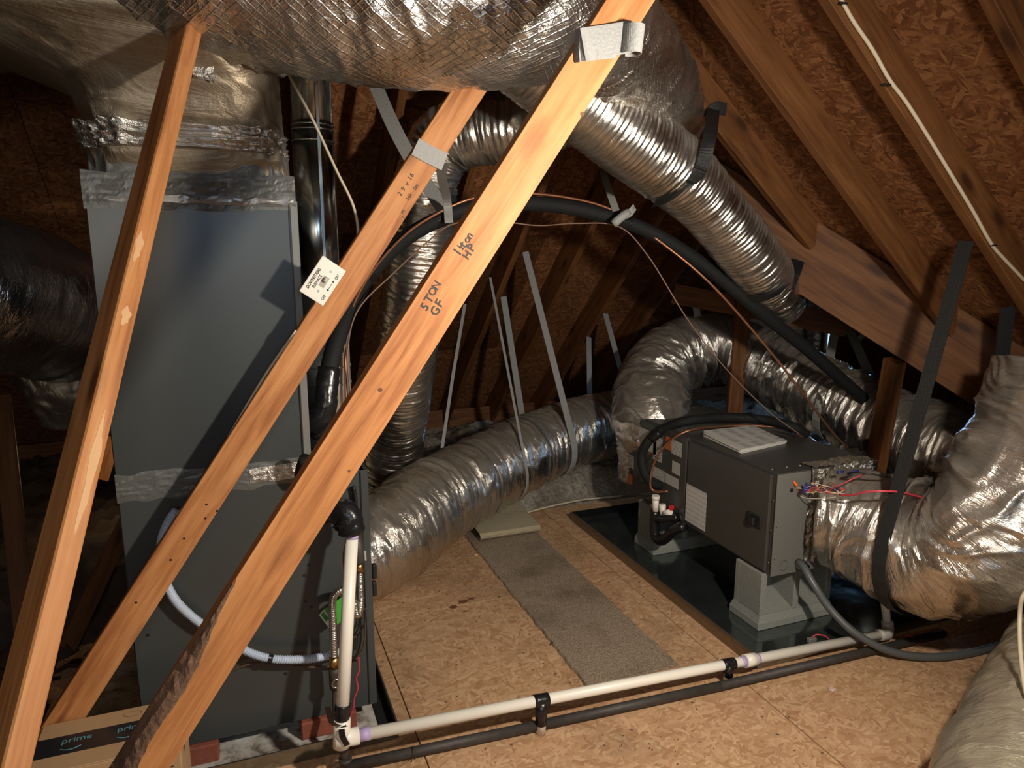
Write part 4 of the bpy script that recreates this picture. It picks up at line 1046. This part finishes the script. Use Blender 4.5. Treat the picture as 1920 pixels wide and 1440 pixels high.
# insulated loop over the cabinet
sl = thing('suction_line', 'black insulated tube looping over the air handler into its front', 'pipe', at(1235, 905, x=AX0 - 0.03))
tube('foam_sleeve', [at(1238, 910, x=AX0), at(1222, 905, x=AX0 - 0.05), at(1208, 885, x=AX0 - 0.09), at(1203, 855, x=AX0 - 0.09), at(1215, 828, x=AX0 - 0.07), at(1240, 806, x=AX0 - 0.01), at(1290, 789, z=0.755), at(1360, 783, z=0.757), at(1430, 787, z=0.752), at(1485, 800, z=0.742), at(1512, 815, z=0.70)], 0.024, FOAM, sl, nv=20)
tube('copper_line', [at(1252, 921, x=AX0 - 0.02), at(1228, 921, x=AX0 - 0.05), at(1219, 908, x=AX0 - 0.07), at(1226, 870, x=AX0 - 0.06), at(1248, 835, x=AX0 - 0.04), at(1290, 808, z=0.722), at(1360, 799, z=0.72), at(1430, 799, z=0.718), at(1480, 806, z=0.716), at(1505, 820, z=0.70)], 0.006, COPPER, sl, nv=10)
C_, T_, R_ = DUCT['foam_sleeve']
tube('tape_wrap', [at(1222, 822, x=AX0 - 0.063), at(1229, 816, x=AX0 - 0.05), at(1237, 810, x=AX0 - 0.033)], 0.0255, TAPE, sl, nv=16)

# condensate trap
tr = thing('condensate_trap', 'black drain trap with white capped stub and red plug on the air handler', 'drain trap', at(1240, 1010, x=AX0 - 0.05))
cx = AX0 - 0.06
tube('trap_body', [at(1228, 958, x=cx), at(1227, 985, x=cx), at(1229, 1005, x=cx), at(1238, 1014, x=cx), at(1250, 1008, x=cx), at(1262, 995, x=cx), at(1283, 986, x=cx + 0.02)], 0.025, TAPE, tr, nv=20)
tube('trap_arm', [at(1228, 972, x=cx), at(1250, 972, x=cx + 0.02), at(1272, 970, x=cx + 0.05)], 0.023, TAPE, tr, nv=18)
a, b = at(1229, 958, x=cx), at(1229.5, 932, x=cx)
cyl('white_stub', a, b, 0.0165, PVC, tr, 20); cyl('white_cap', b - Vector((0, 0, 0.012)), b + Vector((0, 0, 0.008)), 0.020, PVC, tr, 20)
a, b = at(1243, 964, x=cx + 0.02), at(1242, 945, x=cx + 0.02)
cyl('white_stub', a, b, 0.017, PVC, tr, 20); cyl('white_stub', at(1243, 962, x=cx + 0.02), at(1257, 960, x=cx + 0.02), 0.014, PVC, tr, 16)
p = at(1262, 951, x=AX0 - 0.02); cyl('red_plug', p, p + Vector((-0.02, -0.01, 0.002)), 0.013, REDP, tr, 14)
tube('trap_wire', [at(1262, 951, x=AX0 - 0.02), at(1272, 958, x=AX0 - 0.03), at(1278, 975, x=AX0 - 0.03), at(1275, 985, x=AX0 - 0.03)], 0.003, RUB, tr, nv=6)

# power whip
wh = thing('power_whip', 'grey liquid-tight conduit leaving the air handler and curving over the floor', 'conduit', at(1497, 1055, y=AY0 - 0.02))
tube('conduit', [at(1497, 1055, y=AY0 - 0.01), at(1506, 1062, y=AY0 - 0.05), at(1525, 1095, y=AY0 - 0.11), at(1555, 1140, y=AY0 - 0.17), at(1598, 1183, z=0.105), at(1655, 1216, z=0.05), at(1720, 1231, z=0.022), at(1790, 1229, z=0.02), at(1860, 1214, z=0.02), at(1960, 1185, z=0.02)], 0.0155, GWHIP, wh, nv=18)
p = at(1496, 1055, y=AY0)
cyl('connector', p + Vector((0, 0.004, 0)), p + Vector((0.004, -0.03, -0.004)), 0.021, STEEL, wh, 12)
cyl('gland', p + Vector((0.003, -0.028, -0.003)), p + Vector((0.008, -0.045, -0.010)), 0.019, RUB, wh, 16)

# thermostat wiring
tw = thing('control_wiring', 'tangle of coloured control wires leaving the air handler over the foil', 'wires', at(1490, 918, y=AY0 - 0.01))
def wire(name, uvt, r, mat, parent):
    return tube(name, [at(u, v, t=t) for u, v, t in uvt], r, mat, parent, nv=6, du=0.01)
T0 = 2.78
p = at(1484, 919, y=AY0 - 0.003); cyl('grommet', p, p + Vector((0, -0.004, 0)), 0.008, RUB, tw, 12)
for k in range(9):
    mt = (REDW, WHITEW, YELW, REDW, COPPER, WHITEW, REDW, COPPER, BLUEW)[k]
    pts = [(1484, 919, 2.99)]
    for q in range(1, 8):
        pts.append((1484 + q * 14 + random.uniform(-3, 3), 921 + random.uniform(-9, 6) - (q > 2) * random.uniform(-5, 10), 2.93 - 0.02 * q))
    wire('wire', pts, 0.0016, mt, tw)
wire('wire', [(1484, 919, 2.98), (1500, 930, 2.92), (1520, 935, 2.86), (1560, 933, 2.76), (1590, 927, 2.7)], 0.0022, WHITEW, tw)
wire('red_cable', [(1575, 928, 2.70), (1600, 928, 2.64), (1625, 922, 2.59), (1660, 921, 2.56), (1690, 923, 2.58), (1722, 931, 2.66), (1745, 938, 2.7)], 0.0042, REDW, tw)
wire('red_cable', [(1570, 912, 2.74), (1600, 897, 2.72), (1625, 887, 2.74)], 0.0024, REDW, tw)
wire('black_cable', [(1590, 888, 2.76), (1610, 886, 2.72), (1640, 890, 2.70), (1665, 895, 2.72)], 0.004, RUB, tw)
a, b = at(1494, 911, t=2.9), at(1488, 902, t=2.9); cyl('wire_nut', a, b, 0.0075, ORANGEW, tw, 10, 0.004)
for (u0, v0, u1, v1) in ((1505, 925, 1513, 905), (1505, 922, 1518, 914), (1590, 889, 1610, 882), (1570, 886, 1582, 884)):
    a, b = at(u0, v0, t=2.86 if u0 < 1550 else 2.78), at(u1, v1, t=2.86 if u0 < 1550 else 2.78); cyl('wire_nut', a, b, 0.007, BLUEW, tw, 10, 0.004)
rf = thing('red_wire_run', 'loose red wire lying by the drain pipe elbow', 'wires', at(1600, 1205, z=0.01))
wire('wire', [(1520, 1198, 2.92), (1530, 1190, 2.92), (1548, 1193, 2.92), (1560, 1205, 2.92), (1586, 1225, 2.9), (1600, 1228, 2.88), (1618, 1226, 2.86), (1624, 1212, 2.88), (1660, 1218, 2.86), (1690, 1205, 2.9), (1704, 1190, 2.92), (1722, 1212, 2.9)], 0.003, REDW, rf)
p = at(1522, 1199, z=0.02); box('terminal', p - Vector((0.02, 0.01, 0.012)), p + Vector((0.02, 0.01, 0.008)), GREYL, rf, 0.003)

# ------------------------------------------------------------------ insulated line set across the attic
CTLW = plain('brown_jacket', (0.20, 0.12, 0.08), 0.5)
ls = thing('line_set', 'black insulated refrigerant pipe arching across the attic with copper beside it', 'pipe', at(612, 790, t=2.72))
LP = [(590, 815, 2.36), (606, 780, 2.34), (616, 700, 2.34), (634, 630, 2.38), (658, 570, 2.46), (700, 505, 2.56), (760, 447, 2.66), (830, 408, 2.74), (890, 388, 2.78), (960, 381, 2.84), (1060, 388, 2.94), (1160, 412, 3.02), (1240, 446, 3.08), (1330, 505, 3.16), (1420, 580, 3.26), (1510, 652, 3.4), (1590, 722, 3.52), (1660, 785, 3.66), (1700, 820, 3.75)]
lsj = tube('foam_sleeve', [at(*p[:2], t=p[2]) for p in LP], 0.030, FOAM, ls, nv=24, du=0.02).name
for (u0, w_) in ((690, 0.035), (825, 0.05), (1172, 0.06)):
    ring('tape_wrap', lsj, u0, w_, TAPE, ls, 0.002, 24)
tube('taped_fitting', [at(617, 690, t=2.33), at(612, 730, t=2.32), at(610, 765, t=2.32), at(600, 785, t=2.32), at(582, 800, t=2.33)], 0.036, TAPE, ls, nv=20, disp=crinkle(amp=0.006, fs=60, ft=5, seed=230))
tube('copper_line', [at(650, 770, t=2.42), at(648, 690, t=2.4), at(650, 610, t=2.4), at(690, 520, t=2.5), at(760, 440, t=2.62), at(830, 395, t=2.7), at(890, 371, t=2.74), at(960, 362, t=2.82), at(1060, 370, t=2.92), at(1150, 395, t=3.0), at(1240, 455, t=3.06), at(1330, 530, t=3.1), at(1420, 630, t=3.2), at(1500, 730, t=3.3), at(1560, 810, t=3.4), at(1590, 840, t=3.45)], 0.0055, COPPER, ls, nv=8, du=0.02)
tube('control_wire', [at(660, 760, t=2.4), at(652, 660, t=2.38), at(672, 580, t=2.42), at(740, 510, t=2.5), at(800, 455, t=2.62), at(850, 420, t=2.7), at(930, 415, t=2.8), at(1010, 423, t=2.86), at(1080, 419, t=2.95), at(1160, 425, t=2.98), at(1215, 480, t=3.0), at(1290, 600, t=3.05), at(1360, 690, t=3.2), at(1440, 770, t=3.3), at(1500, 815, t=3.35)], 0.0028, CTLW, ls, nv=6, du=0.02)

o = cyl('red_valve_cap', at(592, 832, t=2.5), at(600, 830, t=2.5), 0.018, REDP, None, 16); tag(o, 'red cap peeking out beside the coil cabinet', 'cap')

# ------------------------------------------------------------------ switch
sw = thing('switch_box', 'white furnace switch cover with handwritten lettering on the brace', 'switch', at(605, 525, y=2.06))
c_tl, c_tr, c_br, c_bl = (at(u, v, y=2.052) for u, v in ((605.4, 478), (649, 509), (606, 574), (560.4, 546)))
ex = ((c_tl - c_bl) + (c_tr - c_br)) / 2; ey = ((c_bl - c_br) + (c_tl - c_tr)) / 2
Lx, Ly = ex.length, ey.length
msw = frame((c_tl + c_tr + c_br + c_bl) / 4, ex, (0, -1, 0))
box('cover_plate', (-Lx / 2, -Ly / 2, -0.006), (Lx / 2, Ly / 2, 0), WHITEP, sw, 0.003, msw, 2)
box('back_box', (-Lx / 2 + 0.01, -Ly / 2 + 0.01, -0.05), (Lx / 2 - 0.01, Ly / 2 - 0.025, -0.006), STEEL, sw, 0.002, msw)
box('toggle_slot', (-0.016, -0.012, 0), (0.016, 0.004, 0.001), plain('slot', (0.35, 0.33, 0.28), 0.5), sw, 0, msw)
box('toggle', (0.0, -0.009, 0.0), (0.014, 0.001, 0.012), plain('toggle_ivory', (0.42, 0.40, 0.34), 0.5), sw, 0.002, msw)
for sx in (-0.030, 0.034):
    cyl('screw', msw @ Vector((sx, -0.005, 0)), msw @ Vector((sx, -0.005, 0.0015)), 0.0035, STEEL, sw, 10)
text('lettering', 'DOWNSTAIRS', 0.0125, msw @ Matrix.Translation((-0.040, 0.021, 0.0004)), INK, sw, 0.80, 0.0004)
text('lettering', 'FURNACE', 0.0115, msw @ Matrix.Translation((-0.030, 0.0085, 0.0004)), INK, sw, 0.80, 0.0003)
text('lettering', 'OFF', 0.0115, msw @ Matrix.Translation((-0.046, -0.030, 0.0004)), INK, sw, 0.8, 0.0002)
text('lettering', 'ON', 0.0115, msw @ Matrix.Translation((0.023, -0.030, 0.0004)), INK, sw, 0.8, 0.0002)
V = [(-0.018, -0.0245, 0.0005), (-0.012, -0.0205, 0.0005), (-0.012, -0.0238, 0.0005), (0.012, -0.0238, 0.0005), (0.012, -0.0205, 0.0005), (0.018, -0.0245, 0.0005), (0.012, -0.0285, 0.0005), (0.012, -0.0252, 0.0005), (-0.012, -0.0252, 0.0005), (-0.012, -0.0285, 0.0005)]
mesh('arrow', V, [(0, 9, 8, 7, 6, 5, 4, 3, 2, 1)], INK, sw, False, msw)
o = tube('switch_cable', [at(524, 108, t=2.05), at(552, 160, t=2.08), at(590, 232, t=2.1), at(630, 318, t=2.1), at(660, 380, t=2.1), at(671, 425, t=2.09), at(668, 455, t=2.09), at(655, 480, t=2.09), at(640, 505, t=2.1)], 0.0042, CREAM, nv=8)
tag(o, 'cream cable hanging down past the flue to the switch', 'cable')
o = tube('switch_cable', [at(556, 620, y=2.10), at(500, 700, y=2.13), at(440, 800, y=2.12), at(400, 872, y=2.11), at(372, 912, y=2.11), at(345, 952, y=2.11), at(330, 966, y=2.12)], 0.0048, WHITEW, nv=8)
tag(o, 'white cable running down behind the furnace brace into the blue conduit', 'cable')

# ------------------------------------------------------------------ blue flexible conduit
def corr(S, TH, R, inner, L): return 0.0016 * np.sin(2 * np.pi * S / 0.0075)
fc = thing('flex_conduit', 'pale blue corrugated conduit looping down the furnace front', 'conduit', at(325, 965, y=2.15))
yq = 2.165
tube('sleeve', [at(331, 958, y=2.15), at(318, 975, y=2.155), at(304, 1010, y=yq), at(302, 1050, y=yq), at(312, 1095, y=yq), at(335, 1133, y=yq), at(375, 1168, y=yq), at(420, 1195, y=yq), at(465, 1222, y=2.155), at(510, 1235, y=2.15), at(570, 1236, y=2.15), at(620, 1228, y=2.16), at(655, 1215, y=2.185)], 0.0125, BLUEC, fc, nv=16, du=0.0018, disp=corr)
ring('tape_wrap', 'sleeve', 506, 0.014, TAPE, fc, 0.003, 18)
p = at(660, 1207, y=2.19); box('connector', p - Vector((0.016, 0.02, 0.014)), p + Vector((0.016, 0.02, 0.014)), RUB, fc, 0.004)

# ------------------------------------------------------------------ gas connector
gc = thing('gas_connector', 'stainless corrugated gas hose looping between brass fittings on the furnace', 'gas hose', at(627, 1260, y=2.12))
gy = 2.12
def corr2(S, TH, R, inner, L): return 0.0011 * np.sin(2 * np.pi * S / 0.006)
tube('hose', [at(626, 1230, y=gy), at(625, 1180, y=gy), at(623, 1140, y=gy), at(626, 1118, y=gy), at(640, 1106, y=gy), at(655, 1108, y=gy + 0.01), at(664, 1130, y=gy + 0.02), at(668, 1152, y=gy + 0.02), at(673, 1150, y=gy + 0.03), at(676, 1130, y=gy + 0.04), at(675, 1095, y=gy + 0.04), at(674, 1072, y=gy + 0.04)], 0.0118, STEEL, gc, nv=14, du=0.0016, disp=corr2)
cyl('brass_fitting', at(627, 1252, y=gy), at(626, 1232, y=gy), 0.016, BRASS, gc, 6)
cyl('brass_fitting', at(674, 1072, y=gy + 0.04), at(673, 1055, y=gy + 0.04), 0.015, BRASS, gc, 6)
tube('iron_elbow', [at(673, 1055, y=gy + 0.04), at(672, 1035, y=gy + 0.04), at(670, 1018, y=gy + 0.05), at(668, 1000, y=FY)], 0.019, IRON, gc, nv=14)
tube('shutoff_valve', [at(627, 1252, y=gy), at(628, 1275, y=gy), at(629, 1290, y=gy)], 0.018, IRON, gc, nv=12)
tube('valve_ring', [at(630, 1282, y=gy - 0.02) + Vector((0.012 * math.cos(a), 0, 0.014 * math.sin(a))) for a in [k * math.pi / 7 for k in range(15)]], 0.003, STEEL, gc, nv=8, du=0.004)
tube('drip_leg', [at(629, 1290, y=gy), at(629, 1315, y=gy - 0.005), at(630, 1345, y=gy - 0.03), at(634, 1380, y=gy - 0.06)], 0.011, IRON, gc, nv=12)
# tag on the hose
tg = thing('hose_tag', 'green and white paper tag hung on the gas hose', 'tag', at(640, 1150, y=gy - 0.02))
q0, q1, q2, q3 = (at(u, v, y=yy) for u, v, yy in ((607, 1143, gy + 0.020), (628, 1174, gy + 0.016), (677, 1140, gy + 0.016), (655, 1110, gy + 0.02)))
quad('green_card', q0, q1 - q0, q3 - q0, GREENT, tg)
w0 = at(598, 1153, y=gy + 0.015); w1 = at(620, 1182, y=gy + 0.011)
quad('white_strip', w0, w1 - w0, (q0 - w0), PAPER, tg, 0.0008)
GRD = plain('green_box', (0.04, 0.22, 0.03), 0.45)
quad('green_box', w0 + (w1 - w0) * 0.06 + (q0 - w0) * 0.2, (w1 - w0) * 0.45, (q0 - w0) * 0.6, GRD, tg, 0.0016)
tdir = (w0 - w1).normalized()
text('lettering', 'PRO', 0.010, frame(w0 + (w1 - w0) * 0.47 + (q0 - w0) * 0.75 + Vector((0, -0.0022, 0)), tdir, (0, -1, 0)), INK, tg, 0.75, 0.0003)
text('lettering', 'MAX', 0.010, frame(w0 + (w1 - w0) * 0.95 + (q0 - w0) * 0.75 + Vector((0, -0.0022, 0)), tdir, (0, -1, 0)), INK, tg, 0.75, 0.0003)
quad('card_panel', q0 + (q3 - q0) * 0.70 + (q1 - q0) * 0.25, (q1 - q0) * 0.6, (q3 - q0) * 0.18, YELW, tg, 0.0008)

# furnace wires
fw = thing('furnace_wiring', 'dark twisted wires with a red lead by the furnace corner', 'wires', at(680, 1200, y=2.17))
wire2 = lambda name, uv, y, r, mat: tube(name, [at(u, v, y=y) for u, v in uv], r, mat, fw, nv=6, du=0.008)
BROWNW = plain('brown_wire', (0.085, 0.045, 0.025), 0.5)
wire2('black_lead', [(663, 912), (667, 940), (667, 975), (672, 1005), (676, 1040)], 2.185, 0.007, RUB)
wire2('brown_cable', [(683, 1140), (685, 1180), (682, 1210), (672, 1230), (650, 1246), (600, 1251), (540, 1248), (480, 1243), (440, 1255), (405, 1268), (372, 1275)], 2.18, 0.0035, BROWNW)
wire2('black_lead', [(678, 1146), (676, 1165), (664, 1180), (660, 1205)], 2.18, 0.0025, RUB)
wire2('black_lead', [(684, 1140), (683, 1170), (672, 1190), (665, 1210), (660, 1228), (668, 1240)], 2.175, 0.003, RUB)
wire2('red_lead', [(672, 1232), (674, 1255), (668, 1272), (671, 1290), (664, 1310), (663, 1325), (656, 1345), (650, 1355)], 2.15, 0.0032, REDW)
p = at(663, 1200, y=2.18); box('clamp', p - Vector((0.014, 0.012, 0.018)), p + Vector((0.014, 0.012, 0.018)), RUB, fw, 0.005)

# ------------------------------------------------------------------ PVC drain
dr_ = thing('drain_pipe', 'white plastic drain pipe falling from the furnace and along the floor', 'pipe', (0.2, 1.95, 0.1))
A0 = at(660, 1000, y=2.06); A1 = at(641, 1350, y=1.95); K = Vector((0.203, 1.948, 0.157)); E_ = Vector((2.417, 1.948, 0.038))
r_p = 0.0195
cyl('riser', A1 - (A0 - A1).normalized() * 0.02, A0, r_p, PVC, dr_, 24)
cyl('primer_mark', A0 + (A1 - A0) * 0.004, A0 + (A1 - A0) * 0.03, r_p + 0.0004, PRIMER, dr_, 24)
hd = (E_ - K).normalized()
cyl('run', K, E_, r_p - 0.001, PVC, dr_, 24)
cyl('elbow', K + Vector((0.0, 0, -0.024)), A1 + (A1 - A0).normalized() * -0.005, r_p + 0.006, PVC, dr_, 24)
cyl('elbow_socket', K - hd * 0.02, K + hd * 0.052, r_p + 0.006, PVC, dr_, 24)
cyl('primer_mark', K + hd * 0.053, K + hd * 0.085, r_p, PRIMER, dr_, 24)
for u in (1398,):
    q = at(u, 1236, y=1.948); s0 = (q - K).dot(hd); q = K + hd * s0
    cyl('coupling', q - hd * 0.005, q + hd * 0.045, r_p + 0.005, PVC, dr_, 24)
    cyl('primer_mark', q - hd * 0.022, q - hd * 0.005, r_p + 0.0004, PRIMER, dr_, 24); cyl('primer_mark', q + hd * 0.045, q + hd * 0.06, r_p + 0.0004, PRIMER, dr_, 24)
tube('end_elbow', [E_ - hd * 0.05, E_ - hd * 0.01, E_ + hd * 0.012 + Vector((0, 0.012, 0.008)), E_ + hd * 0.014 + Vector((-0.002, 0.02, 0.045))], r_p + 0.004, plain('grey_pvc', (0.42, 0.40, 0.36), 0.5), dr_, nv=20)
cyl('end_riser', E_ + hd * 0.014 + Vector((0, 0.02, 0.03)), E_ + hd * 0.014 + Vector((0.0, 0.09, 0.30)), r_p - 0.003, PVC, dr_, 20)
tube('tape_knot', [A1 + (A0 - A1).normalized() * 0.045, A1, A1 - (A0 - A1).normalized() * 0.012], r_p + 0.0085, TAPE, dr_, nv=24, du=0.004, disp=crinkle(amp=0.003, fs=70, ft=5, seed=250))
ribbon('tape_tail', [A1 + Vector((-0.01, -0.026, 0.0)), A1 + Vector((-0.032, -0.03, 0.02)), A1 + Vector((-0.042, -0.032, 0.075))], 0.016, RIGHT, TAPE, dr_)
ribbon('tape_tail', [A1 + Vector((-0.005, -0.028, -0.01)), A1 + Vector((-0.004, -0.036, -0.03)), A1 + Vector((0.008, -0.038, -0.06))], 0.018, RIGHT, TAPE, dr_)
for (u, v) in ((1014, 1318), (1365, 1249)):
    q = at(u, v, y=1.948); s0 = (q - K).dot(hd); q = K + hd * s0
    cyl('support_stub', Vector((q.x, q.y - 0.002, 0.0)), Vector((q.x, q.y - 0.002, q.z - 0.012)), 0.0165, PVC, dr_, 20)
    tube('tape_wrap', [q - hd * 0.026, q, q + hd * 0.026], r_p + 0.002, TAPE, dr_, nv=20)
    cyl('tape_sleeve', Vector((q.x, q.y - 0.002, max(0.035, q.z - 0.09))), Vector((q.x, q.y - 0.002, q.z)), 0.0185, TAPE, dr_, 20, 0.022)
# taped trap where the riser leaves the furnace
tt = thing('taped_trap', 'lump of black taped drain fitting where the white riser starts', 'drain trap', at(650, 985, y=2.08))
tube('taped_elbow', [at(590, 958, y=2.13), at(622, 958, y=2.10), at(645, 960, y=2.07), at(657, 975, y=2.06), at(660, 1000, y=2.055)], 0.034, TAPE, tt, nv=28, du=0.006, disp=crinkle(amp=0.006, fs=60, ft=6, seed=260))
tube('foam_neck', [at(575, 860, y=2.10), at(568, 880, y=2.12), at(566, 900, y=2.15)], 0.022, FOAM, tt, nv=16)

# ------------------------------------------------------------------ black iron gas pipe on the floor
gp = thing('gas_pipe', 'black iron gas pipe lying along the floor beneath the drain pipe', 'pipe', (0.2, 2.0, 0.02))
G0, G1, G2, G3 = at(648, 1437, z=0.024), at(1000, 1362, z=0.024), at(1350, 1286, z=0.024), at(1770, 1188, z=0.024)
cyl('pipe_length', G0, G1, 0.0165, IRON, gp, 20); cyl('pipe_length', G1, G2, 0.0165, IRON, gp, 20); cyl('pipe_length', G2, G3, 0.0165, IRON, gp, 20)
cyl('riser', G0 + Vector((0, 0, -0.01)), G0 + Vector((-0.003, 0.01, 0.115)), 0.0155, IRON, gp, 20)
cyl('elbow_band', G0 + Vector((0, 0, 0.018)), G0 + Vector((0, 0, 0.03)), 0.0205, IRON, gp, 20)
q = at(776, 1412, z=0.03); tube('wire_tie', [q + Vector((0, 0.018 * math.cos(a), 0.018 * math.sin(a))) for a in [k * math.pi / 6 for k in range(13)]], 0.0015, IRON, gp, nv=5, du=0.004)

# ------------------------------------------------------------------ cardboard box
cb = thing('cardboard_box', 'taped cardboard shipping box behind the lettered brace', 'box', (-0.3, 1.85, 0))
yb = 1.86
P_ = [at(60, 1392, y=yb + 0.2), at(345, 1330, y=yb + 0.2)]
ztop = at(160, 1370, y=yb + 0.15).z
x0b, x1b = at(40, 1440, y=yb).x, at(340, 1420, y=yb).x
box('carton', (x0b, yb, 0.0), (x1b, yb + 0.21, ztop - 0.002), CARD, cb, 0.003)
box('top_flap', (x0b, yb + 0.106, ztop - 0.002), (x1b, yb + 0.21, ztop + 0.002), CARD, cb, 0.001)
box('top_flap', (x0b, yb, ztop - 0.002), (x1b, yb + 0.104, ztop + 0.002), CARD, cb, 0.001)
box('packing_tape', (x0b, yb + 0.062, ztop + 0.002), (x1b - 0.002, yb + 0.142, ztop + 0.0028), BOXTAPE, cb)
box('tape_drop', (x1b - 0.0005, yb + 0.062, ztop - 0.07), (x1b + 0.0008, yb + 0.142, ztop + 0.0028), BOXTAPE, cb)
for k, xx in enumerate((x0b + 0.06, x0b + 0.19, x0b + 0.32)):
    text('lettering', 'prime', 0.030, Matrix.Translation((xx, yb + 0.108, ztop + 0.0032)) @ Matrix.Rotation(0.0, 4, 'Z'), TEAL, cb, 1.0)
    tube('smile_mark', [Vector((xx + 0.0 + 0.05 * q / 6, yb + 0.086 - 0.010 * math.sin(math.pi * q / 6), ztop + 0.0032)) for q in range(7)], 0.0012, TEAL, cb, nv=4, du=0.006)
tube('stamp_ring', [Vector((x0b + 0.22 + 0.022 * math.cos(a), yb + 0.180 + 0.012 * math.sin(a), ztop + 0.0025)) for a in [k * math.pi / 10 for k in range(21)]], 0.0008, plain('stamp_ink', (0.2, 0.12, 0.06), 0.7), cb, nv=4, du=0.005)
for k in range(3):
    box('print_bar', (x1b - 0.07, yb - 0.0006, ztop - 0.05 - 0.012 * k), (x1b - 0.02, yb + 0.001, ztop - 0.046 - 0.012 * k), INK, cb)
o = tube('floor_cable', [at(240, 1345, y=2.3), at(320, 1318, y=2.25), at(372, 1296, y=2.19)], 0.004, CREAM, nv=8)
tag(o, 'tan cable passing behind the cardboard box', 'cable')

# ------------------------------------------------------------------ cables on the right
rc = thing('rafter_cable', 'white cable stapled along the side of a rafter', 'cable', (2.0, 1.7, 2.1))
CP = [(1572, -10), (1600, 40), (1635, 92), (1668, 150), (1698, 190), (1735, 248), (1780, 322), (1822, 392), (1858, 456), (1885, 488), (1925, 530)]
tube('cable', [at(u, v, y=1.708) for u, v in CP], 0.006, CREAM, rc, nv=8, du=0.02)
for (u, v) in ((1660, 160), (1860, 460), (1578, 8)):
    p = at(u, v, y=1.712); box('staple', p - Vector((0.012, 0.012, 0.003)), p + Vector((0.012, 0.004, 0.003)), RUB, rc, 0.001)
C6, T6, R6 = DUCT[D6j]
o = tube('drape_cable', [at(1945, 1095, t=2.0), at(1918, 1118, t=2.02), at(1912, 1160, t=2.04), at(1914, 1230, t=1.98), at(1924, 1300, t=1.9), at(1940, 1330, t=1.86), at(1905, 1335, t=1.88), at(1878, 1360, t=1.88), at(1868, 1390, t=1.86), at(1872, 1415, t=1.84), at(1884, 1450, t=1.80), at(1900, 1500, t=1.76)], 0.006, CREAM, nv=8)
tag(o, 'cream cord draped over the pale duct in the corner', 'cord')

# ------------------------------------------------------------------ lit board behind the furnace
o, _, _ = beam('lit_board', at(190, 900, t=3.9), at(214, 820, t=3.9), 0.07, 0.02, (-0.1, -1, 0.2), W_BRACE)
tag(o, 'small board glowing orange between the steep brace and the furnace', 'board')
pl_ = at(196, 860, t=3.55)
lamp('board_fill', 'POINT', pl_ + Vector((-0.02, 0, 0.05)), 1.6, (1.0, 0.72, 0.38), shadow_soft_size=0.02)  # unseen point light added to brighten the board
# ------------------------------------------------------------------ stains
STAIN = plain('brown_stain', (0.14, 0.055, 0.022), 0.8, var=0.3)
for k, (u, v, a_, b_2) in enumerate(((868, 1128, 0.030, 0.018), (850, 1138, 0.022, 0.016), (885, 1122, 0.020, 0.010), (872, 1146, 0.016, 0.006))):
    c = at(u, v, z=0.0004); n_ = 26; rr = np.random.default_rng(400 + k).uniform(0.65, 1.15, n_)
    V = [(c.x + a_ * rr[q] * math.cos(2 * math.pi * q / n_), c.y + b_2 * rr[q] * math.sin(2 * math.pi * q / n_), c.z + 0.0002 * k) for q in range(n_)]
    mesh('stain', V, [list(range(n_))], STAIN, floor)
# ------------------------------------------------------------------ debris
V, F = [], []
r3_ = np.random.default_rng(77)
for k in range(230):
    x, y = r3_.uniform(0.42, 1.75), r3_.uniform(1.2, 3.5)
    if 1.1 < x < 1.52 and y > 2.1 and k % 3: continue
    a = r3_.uniform(0, 6.28); l, w_ = r3_.uniform(0.0015, 0.006), r3_.uniform(0.001, 0.0035)
    if k % 40 == 0: l *= 2.2
    c, s = math.cos(a), math.sin(a); z = 0.012 if (1.1 < x < 1.52 and y > 2.1) else 0.0005
    b = len(V)
    for (p_, q_, h) in ((-l, -w_, 0), (l, -w_, 0), (l, w_, 0), (-l, w_, 0), (0, 0, r3_.uniform(0.001, 0.004))):
        V.append((x + p_ * c - q_ * s, y + p_ * s + q_ * c, z + h))
    F += [(b, b + 1, b + 4), (b + 1, b + 2, b + 4), (b + 2, b + 3, b + 4), (b + 3, b, b + 4)]
o = mesh('floor_debris', V, F, plain('debris_mix', (0.10, 0.07, 0.045), 0.9, var=0.9, scale=6)); tag(o, 'scattered dark crumbs and wood chips on the board floor', 'debris', kind='stuff')
for (u, v, lab, mt) in ((1560, 1292, 'pale pink scrap lying on the open board floor', plain('pink_scrap', (0.6, 0.42, 0.38), 0.8)), (1730, 1270, 'pale wood sliver on the floor near the corner duct', PALE), (893, 1040, 'small tan wood chip beside the carpet strip', PALE)):
    p = at(u, v, z=0.003)
    bm = bmesh.new(); bmesh.ops.create_icosphere(bm, subdivisions=2, radius=0.014)
    for q in bm.verts: q.co = Vector((q.co.x * (1.4 if 'sliver' in lab else 1) * random.uniform(.7, 1.3), q.co.y * random.uniform(.5, 1.0), q.co.z * random.uniform(.15, .45)))
    if 'sliver' in lab: bm.transform(Matrix.Rotation(0.3, 4, 'Z') @ Matrix.Diagonal((1.6, .5, .6, 1)))
    o = bm_obj('wood_chip', bm, mt, None, matrix=Matrix.Translation(p)); tag(o, lab, 'scrap')
